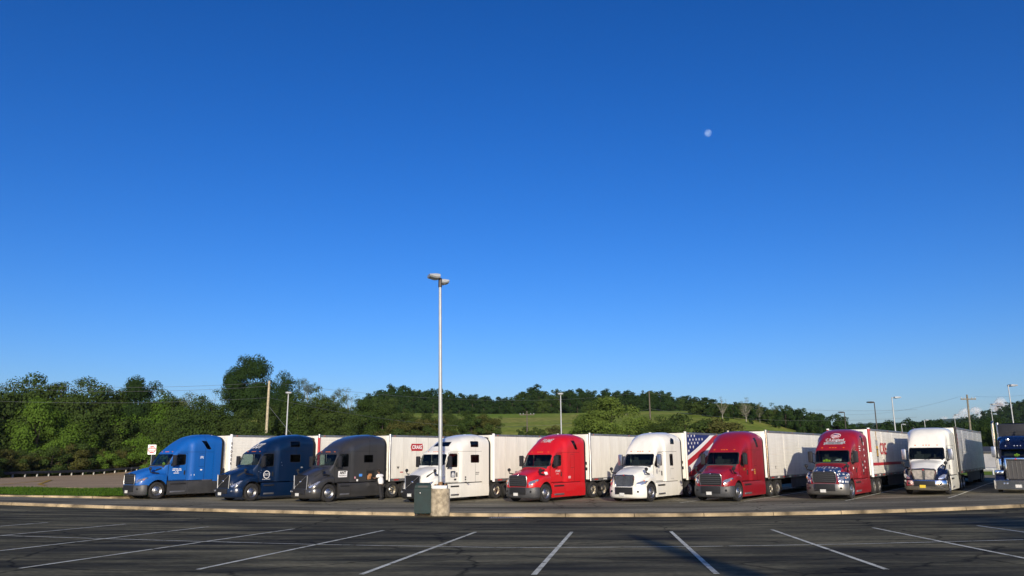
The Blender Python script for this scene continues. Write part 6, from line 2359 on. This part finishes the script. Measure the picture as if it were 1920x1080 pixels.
# 4 white, behind the lamp post
o, n, rz = rig(VOLVO, 824, 48.0)
T4, c4, h4 = tractor(VOLVO, 'white truck with a roof skylight standing behind the tall lamp post', o, rz, WHITE, sleeper_win=lw_, upper_win=uw, skirt=WHITE, skylight=True, bump=BLACK, ext_mat=WHITE)
plate_side(T4, c4, 0.44, 0.38, 2.52, 1.62, simple('navy_sticker', (0.03, 0.05, 0.09), 0.4), 'door_sign')
me = poly_mesh([[(-0.14, -0.09), (-0.10, 0.06), (-0.02, 0.12), (-0.02, -0.09)], [(0.02, -0.09), (0.02, 0.12), (0.10, 0.06), (0.15, -0.09)], [(-0.15, -0.15), (0.15, -0.15), (0.12, -0.11), (-0.12, -0.11)]])
decal('emblem', me, WHITE_PRINT, T4, 'side', Vector((2.52, -1.5, 1.63)), c4, 0.009)
plate_side(T4, c4, 0.2, 0.11, 2.72, 1.30, BLACK_PRINT)
for k in range(2):
    for j in range(6 - k):
        plate_side(T4, c4, 0.045, 0.05, 4.55 + j * 0.06, 1.68 - k * 0.1, BLACK_PRINT, 'print')
for z in (1.42, 1.28, 1.10):
    plate_side(T4, c4, 0.12, 0.10, 3.55, z, BLACK_PRINT, 'fitting')
R4 = trailer('white trailer with tall black cooling unit, behind the white skylight truck', n, rz, 'van', unit='black', post=WHITE_PRINT)

# 5 bright red
o, n, rz = rig(CASC, 1021, 47.9, R(37.0))
hatchc = [(4.0, 1.96), (4.36, 1.96), (4.36, 2.76), (4.0, 2.76)]
rw = [(4.10, 3.60), (4.45, 3.58), (4.78, 3.12), (4.70, 3.06), (4.52, 3.10)]
T5, c5, h5 = tractor(CASC, 'bright red truck with white PRIME lettering on its roof, in the middle of the row', o, rz, RED, roof_win=rw, hatch=hatchc, skirt=RED, accent=ALU)
decal('lettering', text_mesh('PRIME', 0.29, shear=0.3, bold=0.006), WHITE_PRINT, T5, 'front', Vector((0, -0.05, 3.60)), c5, 0.07)
decal_side(T5, c5, 'PRIME', 0.19, 2.74, 1.76, WHITE_PRINT, shear=0.25, bold=0.003)
for x in (2.6, 2.66, 2.72, 2.78, 2.84):
    plate_side(T5, c5, 0.04, 0.025, x, 1.60, WHITE_PRINT, 'door_print')
for k in range(2):
    for j in range(5):
        plate_side(T5, c5, 0.04, 0.05, 3.72 + j * 0.055, 1.42 - k * 0.08, WHITE_PRINT, 'print')
plate_side(T5, h5, 0.28, 0.16, 1.62, 1.66, WHITE_PRINT)
R5 = trailer('white panelled trailer with silver corner post, behind the bright red truck', n, rz, 'van', post=ALU)

# 6 white with chrome grille, flag trailer
o, n, rz = rig(INTL, 1219, 47.4, R(36.2))
T6, c6, h6 = tractor(INTL, 'white truck with chrome vertical-bar grille, before the flag trailer', o, rz, WHITE, sleeper_win=[(3.86, 2.04), (4.26, 2.04), (4.30, 2.08), (4.26, 2.66), (4.20, 2.70), (3.88, 2.70), (3.84, 2.66)],
                     roof_win=[(4.02, 3.34), (4.50, 3.34), (4.50, 3.60), (4.40, 3.66), (4.22, 3.66), (4.06, 3.52)], skirt=WHITE, bump=WHITE, mirrors='chrome', hatch=[(3.9, 1.26), (4.35, 1.26), (4.35, 1.82), (3.9, 1.82)])
me = poly_mesh([[(0.12 * math.cos(R(a)) - 0.12, 0.15 * math.sin(R(a))) for a in range(60, 301, 30)]])
decal('emblem', me, GREY_PRINT, T6, 'side', Vector((2.50, -1.5, 1.70)), c6)
decal_side(T6, c6, 'Star', 0.15, 2.66, 1.72, GREY_PRINT, shear=0.2)
R6 = trailer('white trailer printed with a large stars and stripes flag', n, rz, 'van', post=VAN_WHITE)
# flag print: blue field with stars, waving white and red bands
def band(f0, f1, x0=0.22, x1=9.0, nseg=24):
    out = []
    for k in range(nseg):
        a, b = x0 + (x1 - x0) * k / nseg, x0 + (x1 - x0) * (k + 1) / nseg
        out.append([(a, f0(a)), (b, f0(b)), (b, f1(b)), (a, f1(a))])
    return out
wave = lambda c: (lambda x: min(3.94, max(1.27, c + 0.30 * x + 0.012 * x * x)))
y_top = lambda x: 3.94
polys = {}
lv = [2.52, 2.24, 1.84, 1.42, 0.98, 0.5, 0.0, -0.5, -1.0]
bl = band(wave(lv[0]), y_top, 0.22, 4.6)
decal('flag_field', poly_mesh(bl), BLUE_PRINT, R6, 'side', Vector((0, -1.3025, 0)))
for i in range(len(lv) - 1):
    ps = [p_ for p_ in band(wave(lv[i + 1]), wave(lv[i]), 0.22, 12.0, 40) if abs(p_[0][1] - p_[3][1]) > 1e-4 or abs(p_[1][1] - p_[2][1]) > 1e-4]
    decal('flag_stripe', poly_mesh(ps), WHITE_PRINT if i % 2 == 0 else RED_PRINT, R6, 'side', Vector((0, -1.3025, 0)))
st = []
for r_ in range(6):
    for c_ in range(9):
        x, y = 0.45 + c_ * 0.50 + (0.25 if r_ % 2 else 0), 3.84 - r_ * 0.235 + c_ * 0.015
        if y > wave(lv[0])(x) + 0.14 and y < 3.88:
            st.append(star(x, y, 0.125, 0.15))
for s_ in st:
    decal('flag_star', poly_mesh([s_]), WHITE_PRINT, R6, 'side', Vector((0, -1.306, 0)))

# 7 dark red
o, n, rz = rig(CASC, 1383, 46.4)
T7, c7, h7 = tractor(CASC, 'plain dark red truck with a long ribbed white trailer, seventh from the left', o, rz, DRED, roof_win=rw, hatch=hatchc, skirt=DRED)
decal_side(T7, c7, '717', 0.17, 2.66, 1.76, GOLD_PRINT, bold=0.012)
for x, z in ((3.62, 1.72), (3.98, 1.72), (3.98, 1.60), (3.98, 1.50)):
    plate_side(T7, c7, 0.16, 0.09, x, z, GOLD_PRINT if x > 3.8 else WHITE_PRINT)
R7 = trailer('white ribbed trailer with polished corner post, behind the plain dark red truck', n, rz, 'reefer', unit='white', post=CHROME)
decal('lettering', text_mesh('C', 0.22, bold=0.01), BLACK_PRINT, R7, 'side', Vector((1.35, -1.312, 1.78)))

# 8 dark red with flag hood
o, n, rz = rig(CASC, 1596, 46.6)
T8, c8, h8 = tractor(CASC, 'dark red truck with C.R. England roof sign and starred blue hood', o, rz, DRED, roof_win=rw, hatch=hatchc, skirt=DRED, extra='flag_hood', bump=simple('satin_bumper', (0.20, 0.195, 0.185), 0.32, 0.6))
decal('lettering', text_mesh('C.R.England', 0.22, bold=0.007), WHITE_PRINT, T8, 'front', Vector((0, -0.05, 3.37)), c8, 0.045)
me = poly_mesh([[(-0.66, -0.09), (0.66, -0.09), (0.66, 0.09), (-0.66, 0.09)], [(-0.84, -0.12), (-0.68, -0.12), (-0.68, 0.05), (-0.84, 0.05), (-0.78, -0.035)], [(0.68, -0.04), (0.84, -0.04), (0.78, 0.045), (0.84, 0.13), (0.68, 0.13)]])
bn = bmesh.new(); bn.from_mesh(me); bmesh.ops.triangulate(bn, faces=bn.faces); bmesh.ops.subdivide_edges(bn, edges=bn.edges, cuts=4, use_grid_fill=True); bn.to_mesh(me); bn.free()
me.transform(Matrix.Diagonal((0.76, 0.85, 1, 1)))
decal('banner', me, GREY_PRINT, T8, 'front', Vector((0, -0.05, 3.19)), c8, 0.03)
decal('lettering', text_mesh('HONORED VETERAN', 0.078, bold=0.002), BLACK_PRINT, T8, 'front', Vector((0, -0.05, 3.19)), c8, 0.05)
def ell(a, b, n=24, y0=-1, y1=1):
    return [(a * math.cos(R(t)), b * math.sin(R(t))) for t in np.linspace(0, 360, n, endpoint=False)]
for (a, b, m_, of) in ((0.29, 0.145, WHITE_PRINT, 0.05), (0.265, 0.122, RED_PRINT, 0.06)):
    decal('emblem', poly_mesh([ell(a, b)]), m_, T8, 'front', Vector((0, -0.05, 3.63)), c8, of)
for k, (z, h_) in enumerate(((0.02, 0.035), (-0.06, 0.035))):
    decal('emblem_stripe', poly_mesh([[(x, z - h_ / 2 + 0.03 * math.sin(x * 9)) for x in np.linspace(-0.21, 0.21, 9)] + [(x, z + h_ / 2 + 0.03 * math.sin(x * 9)) for x in np.linspace(0.21, -0.21, 9)]]), WHITE_PRINT, T8, 'front', Vector((0, -0.05, 3.63)), c8, 0.075)
decal('emblem_field', poly_mesh([[(-0.17, 0.045), (0.16, 0.06), (0.10, 0.10), (-0.08, 0.105)]]), BLUE_PRINT, T8, 'front', Vector((0, -0.05, 3.63)), c8, 0.075)
plate_side(T8, c8, 0.20, 0.12, 2.55, 1.72, WHITE_PRINT)
for k in range(3):
    plate_side(T8, c8, 0.34, 0.05, 3.75, 2.98 - k * 0.12, WHITE_PRINT, 'print')
for k, ch in enumerate('CREAT'):
    plate_side(T8, c8, 0.16, 0.20 if k == 0 else 0.10, 4.75, 3.15 - k * 0.36, WHITE_PRINT, 'print')
for k in range(5):
    plate_side(T8, c8, 0.24, 0.14, 4.15 + 0.02 * k, 2.05 - k * 0.17, GREY_PRINT if k % 2 else BLACK_PRINT, 'side_emblem')
R8 = trailer('white ribbed trailer with a dagger print, behind the starred dark red truck', n, rz, 'reefer', unit='black', post=WHITE_PRINT, front_band=(2.6, 4.05, RED_PRINT))
for (pl, m_) in (([[( -0.05, 0.45), (0.05, 0.45), (0.07, 1.0), (0.0, 1.05), (-0.07, 1.0)]], GOLD_PRINT), ([[(-0.22, 0.10), (0.22, 0.10), (0.28, 0.52), (0.12, 0.40), (0.0, 0.52), (-0.12, 0.40), (-0.28, 0.52)]], GREY_PRINT),
                 ([[(-0.24, -0.08), (0.24, -0.08), (0.24, 0.09), (-0.24, 0.09)]], GOLD_PRINT), ([[(-0.22, -0.6), (0.22, -0.6), (0.22, -0.09), (-0.22, -0.09)]], BLACK_PRINT), ([[(-0.14, -0.55), (0.14, -0.55), (0.14, -0.15), (-0.14, -0.15)]], GOLD_PRINT),
                 ([[(-0.22, -0.61), (-0.16, -1.0), (0.0, -1.2), (0.16, -1.0), (0.22, -0.61)]], GREY_PRINT)):
    decal('dagger_print', poly_mesh(pl), m_, R8, 'side', Vector((1.75, -1.312 - (0.003 if m_ is GOLD_PRINT else 0), 2.9)))
decal('lettering', text_mesh('CRE', 1.05, bold=0.02, align='LEFT'), RED_PRINT, R8, 'side', Vector((2.5, -1.313, 2.78)))
decal('red_band', poly_mesh([[(0.3, -0.09), (9.0, -0.09), (9.0, 0.09), (0.3, 0.09)]]), RED_PRINT, R8, 'side', Vector((0, -1.313, 1.86)))

# 9 white with navy fenders
o, n, rz = rig(KENW, 1780, 48.6, R(35.5))
T9, c9, h9 = tractor(KENW, 'white truck with dark blue fenders and chrome bumper, second from the right', o, rz, WHITE, sleeper_win=[(3.86, 2.04), (4.26, 2.04), (4.30, 2.08), (4.26, 2.66), (4.20, 2.70), (3.88, 2.70), (3.84, 2.66)], skirt=WHITE, bump=CHROME, plate=PLATE_Y, mirrors='chrome', fender=PNAVY, extra='two_tone')
R9 = trailer('ribbed silver trailer with red letters on a dark post, behind the white and navy truck', n, rz, 'reefer', unit='white', post=FRAME, wall=STAINLESS)
for k, ch in enumerate('CRST'):
    decal('lettering', text_mesh(ch, 0.24, bold=0.008), RED_PRINT, R9, 'side', Vector((0.13, -1.335, 3.55 - k * 0.26)))

# 10 navy, half out of the frame
o, n, rz = rig(PETE, 1957, 47.6, R(36.7))
T10, c10, h10 = tractor(PETE, 'navy blue long-nosed truck with chrome stacks at the right edge', o, rz, PNAVY, bump=CHROME, mirrors='chrome')
R10 = trailer('trailer with a big dark cooling unit behind the navy long-nosed truck', n, rz, 'reefer', unit='black', top=4.2, unit_w=1.2)

# things lying behind the windscreens
def on_truck(T, x, y, z):
    return T.matrix_basis @ Vector((x, y, z)) if False else Vector(T.location) + Matrix.Rotation(T.rotation_euler.z, 3, 'Z') @ Vector((x, y, z))

def vest(T, x, y, z, label, w=0.3):
    bm = bmesh.new()
    for k in range(3):
        add_box(bm, -0.06, 0.06, -w / 2 + k * w / 3 + 0.01, -w / 2 + (k + 1) * w / 3 - 0.01, 0, 0.12 + 0.05 * (k % 2), 0, 0.03)
    v = obj('safety_vest', bm, HIVIS, None, 50, loc=on_truck(T, x, y, z), rot=(0, 0, T.rotation_euler.z))
    tag(v, label, 'safety vest')

vest(T1, 2.12, -0.2, 2.08, 'yellow safety vest on the dashboard of the bright blue truck', 0.2)
vest(T8, 2.15, 0.35, 2.08, 'yellow safety vest behind the windshield of the starred dark red truck', 0.45)
vest(T10, 2.85, 0.1, 2.11, 'yellow safety vest behind the windshield of the navy truck', 0.3)
bm = bmesh.new()
grid_faces(bm, [[(-0.15, -0.3, 0.01), (-0.15, 0.0, 0.05), (-0.15, 0.25, 0.02)], [(0.15, -0.25, 0.16), (0.15, 0.0, 0.2), (0.15, 0.22, 0.05)]])
pp = obj('papers', bm, WHITE_PRINT, None, 50, loc=on_truck(T8, 2.05, -0.25, 2.09), rot=(0, 0, T8.rotation_euler.z))
pp.modifiers.new('thickness', 'SOLIDIFY').thickness = 0.01
tag(pp, 'white papers on the dashboard of the starred dark red truck', 'papers')

# painted lines between the lorry bays
for (a, b) in (((1275, 943), (1375, 933)), ((1395, 940), (1470, 932)), ((1585, 939), (1652, 926)), ((1778, 934), (1855, 912))):
    qa = on_ground(*a)
    d = Vector((math.sin(HEAD), math.cos(HEAD)))
    ground_line([(qa.x, qa.y), (qa.x + d.x * 24, qa.y + d.y * 24)], 0.11, LINE, 'lorry_bay_line', lorry_lot, 0.010)

# ------------------------------------------------------------------ person at the open locker of the charcoal truck
def person(loc, rz):
    Pn = thing('person', 'person in white t-shirt and black trousers leaning to the charcoal truck, seen from behind', 'person', loc, rz)
    def skin(verts, edges, radii, name, mat, parent, sub=2, root=0):
        me = bpy.data.meshes.new(name)
        me.from_pydata(verts, edges, [])
        ob = bpy.data.objects.new(name, me)
        link(ob)
        md_ = ob.modifiers.new('skin', 'SKIN')
        md_.use_smooth_shade = True
        sd = ob.modifiers.new('sub', 'SUBSURF')
        sd.levels = sd.render_levels = sub
        for i, r_ in enumerate(radii):
            ob.data.skin_vertices[0].data[i].radius = r_ if isinstance(r_, tuple) else (r_, r_)
            ob.data.skin_vertices[0].data[i].use_root = (i == root)
        dg = bpy.context.evaluated_depsgraph_get()
        dg.update()
        m2 = bpy.data.meshes.new_from_object(ob.evaluated_get(dg))
        bpy.data.objects.remove(ob)
        return obj(name, m2, mat, parent, 180)
    # local frame: faces +y, x to the person's right; leaning forward a little
    SKINM = simple('skin', (0.16, 0.085, 0.055), 0.6)
    V = [(0, 0, 0.98), (0, 0.05, 1.15), (0, 0.10, 1.32), (0, 0.14, 1.46), (0, 0.19, 1.55), (0, 0.23, 1.66), (0, 0.235, 1.75),
         (0.19, 0.13, 1.43), (0.30, 0.24, 1.22), (0.26, 0.48, 1.18), (0.24, 0.56, 1.19),
         (-0.19, 0.13, 1.43), (-0.27, 0.30, 1.26), (-0.16, 0.52, 1.30), (-0.13, 0.60, 1.32),
         (0.10, 0.0, 0.92), (0.13, 0.06, 0.50), (0.15, -0.02, 0.10), (0.16, 0.14, 0.05),
         (-0.10, 0.0, 0.92), (-0.15, -0.05, 0.50), (-0.20, -0.20, 0.10), (-0.21, -0.04, 0.05)]
    E_ = [(0, 1), (1, 2), (2, 3), (3, 4), (4, 5), (5, 6), (3, 7), (7, 8), (8, 9), (9, 10), (3, 11), (11, 12), (12, 13), (13, 14), (0, 15), (15, 16), (16, 17), (17, 18), (0, 19), (19, 20), (20, 21), (21, 22)]
    rad_ = [(0.11, 0.08), (0.105, 0.075), (0.115, 0.075), (0.09, 0.06), 0.05, (0.078, 0.09), (0.07, 0.08), 0.05, 0.042, 0.036, 0.03, 0.05, 0.042, 0.036, 0.03, 0.07, 0.05, 0.036, 0.036, 0.07, 0.05, 0.036, 0.036]
    body = skin(V, E_, rad_, 'body', SKINM, Pn)
    # hands with five fingers
    for s, w, d in ((1, V[10], Vector((-0.02, 0.09, -0.01))), (-1, V[14], Vector((0.02, 0.09, 0.0)))):
        w = Vector(w)
        hv, he, hr = [tuple(w - d * 0.25), tuple(w + d * 0.45)], [(0, 1)], [(0.028, 0.02), (0.038, 0.016)]
        for k, (off, ln_) in enumerate(((-0.03, 0.062), (-0.01, 0.075), (0.01, 0.07), (0.03, 0.055))):
            b = w + d * 0.6 + Vector((off, 0, 0))
            hv += [tuple(b), tuple(b + Vector((0, ln_ * 0.6, -0.008))), tuple(b + Vector((0, ln_ * 0.9, -0.03)))]
            i = len(hv) - 3
            he += [(1, i), (i, i + 1), (i + 1, i + 2)]
            hr += [0.010, 0.009, 0.008]
        b = w + Vector((-s * 0.035, 0.02, 0.0))
        hv += [tuple(b), tuple(b + Vector((-s * 0.025, 0.04, 0.0)))]
        i = len(hv) - 2
        he += [(0, i), (i, i + 1)]
        hr += [0.012, 0.009]
        skin(hv, he, hr, 'hand', SKINM, Pn, 1)
    # t-shirt
    skin([(0, -0.005, 0.86), (0, 0.045, 1.12), (0, 0.10, 1.32), (0, 0.135, 1.44), (0, 0.165, 1.50), (0.19, 0.13, 1.43), (0.255, 0.18, 1.31), (-0.19, 0.13, 1.43), (-0.245, 0.22, 1.33)],
         [(0, 1), (1, 2), (2, 3), (3, 4), (3, 5), (5, 6), (3, 7), (7, 8)], [(0.215, 0.165), (0.20, 0.155), (0.225, 0.165), (0.18, 0.13), (0.08, 0.075), 0.10, 0.095, 0.10, 0.095], 't_shirt', simple('white_cotton', (0.80, 0.80, 0.80), 0.85), Pn)
    # trousers
    skin([(0, 0.0, 0.97), (0.10, 0.0, 0.86), (0.13, 0.06, 0.50), (0.15, -0.01, 0.07), (-0.10, 0.0, 0.86), (-0.15, -0.05, 0.50), (-0.20, -0.19, 0.07)],
         [(0, 1), (1, 2), (2, 3), (0, 4), (4, 5), (5, 6)], [(0.195, 0.15), 0.135, 0.105, 0.09, 0.135, 0.105, 0.09], 'trousers', simple('black_trousers', (0.018, 0.018, 0.02), 0.9), Pn)
    for s, (x, y) in ((1, (0.155, 0.05)), (-1, (-0.205, -0.13))):
        bm = bmesh.new()
        add_box(bm, x - 0.05, x + 0.05, y - 0.12, y + 0.15, 0.0, 0.10, 0, 0.04)
        obj('shoe', bm, BLACK, Pn, 50)
    # hair and cap, face forward
    bm = bmesh.new()
    bmesh.ops.create_uvsphere(bm, u_segments=16, v_segments=10, radius=1.0, matrix=Matrix.Translation((0, 0.225, 1.73)) @ Matrix.Diagonal((0.095, 0.112, 0.115, 1)))
    bmesh.ops.delete(bm, geom=[v for v in bm.verts if v.co.z < 1.70 and v.co.y > 0.24], context='VERTS')
    obj('hair', bm, simple('dark_hair', (0.015, 0.012, 0.010), 0.8), Pn, 180)
    bm = bmesh.new()
    bmesh.ops.create_icosphere(bm, subdivisions=2, radius=0.018, matrix=Matrix.Translation((0, 0.335, 1.69)))
    for s in (-1, 1):
        bmesh.ops.create_icosphere(bm, subdivisions=2, radius=0.012, matrix=Matrix.Translation((s * 0.035, 0.312, 1.72)))
        bmesh.ops.create_icosphere(bm, subdivisions=2, radius=0.024, matrix=Matrix.Translation((s * 0.088, 0.23, 1.695)))
    bmesh.ops.create_icosphere(bm, subdivisions=2, radius=0.02, matrix=Matrix.Translation((0, 0.315, 1.645)) @ Matrix.Diagonal((1.5, 0.5, 0.4, 1)))
    obj('face', bm, SKINM, Pn, 180)
    pr = poly_mesh([[(-0.07, -0.025), (0.07, -0.025), (0.05, 0.03), (-0.05, 0.03)]])
    return Pn

pp_ = on_truck(T3, 5.15, -1.72, 0)
PERS = person((pp_.x, pp_.y, float(H(pp_.x, pp_.y)) + 0.008), T3.rotation_euler.z + R(8))
PERS.scale = (1.06, 1.04, 1.04)
# ------------------------------------------------------------------ the evening air
bm = bmesh.new()
add_box(bm, -4600, 4600, -4600, 4600, -4.0, 155.0)
hz = obj('haze', bm, None)
hm = bpy.data.materials.new('thin_air')
hm.use_nodes = True
nt = hm.node_tree
nt.nodes.clear()
pv = nt.nodes.new('ShaderNodeVolumePrincipled')
pv.inputs['Color'].default_value = (0.6, 0.8, 1.0, 1)
pv.inputs['Density'].default_value = 0.00005
pv.inputs['Anisotropy'].default_value = 0.0
no = nt.nodes.new('ShaderNodeOutputMaterial')
nt.links.new(pv.outputs[0], no.inputs['Volume'])
hz.data.materials.append(hm)
hz['kind'] = 'stuff'
hz['label'] = 'thin bluish evening haze over the whole place'
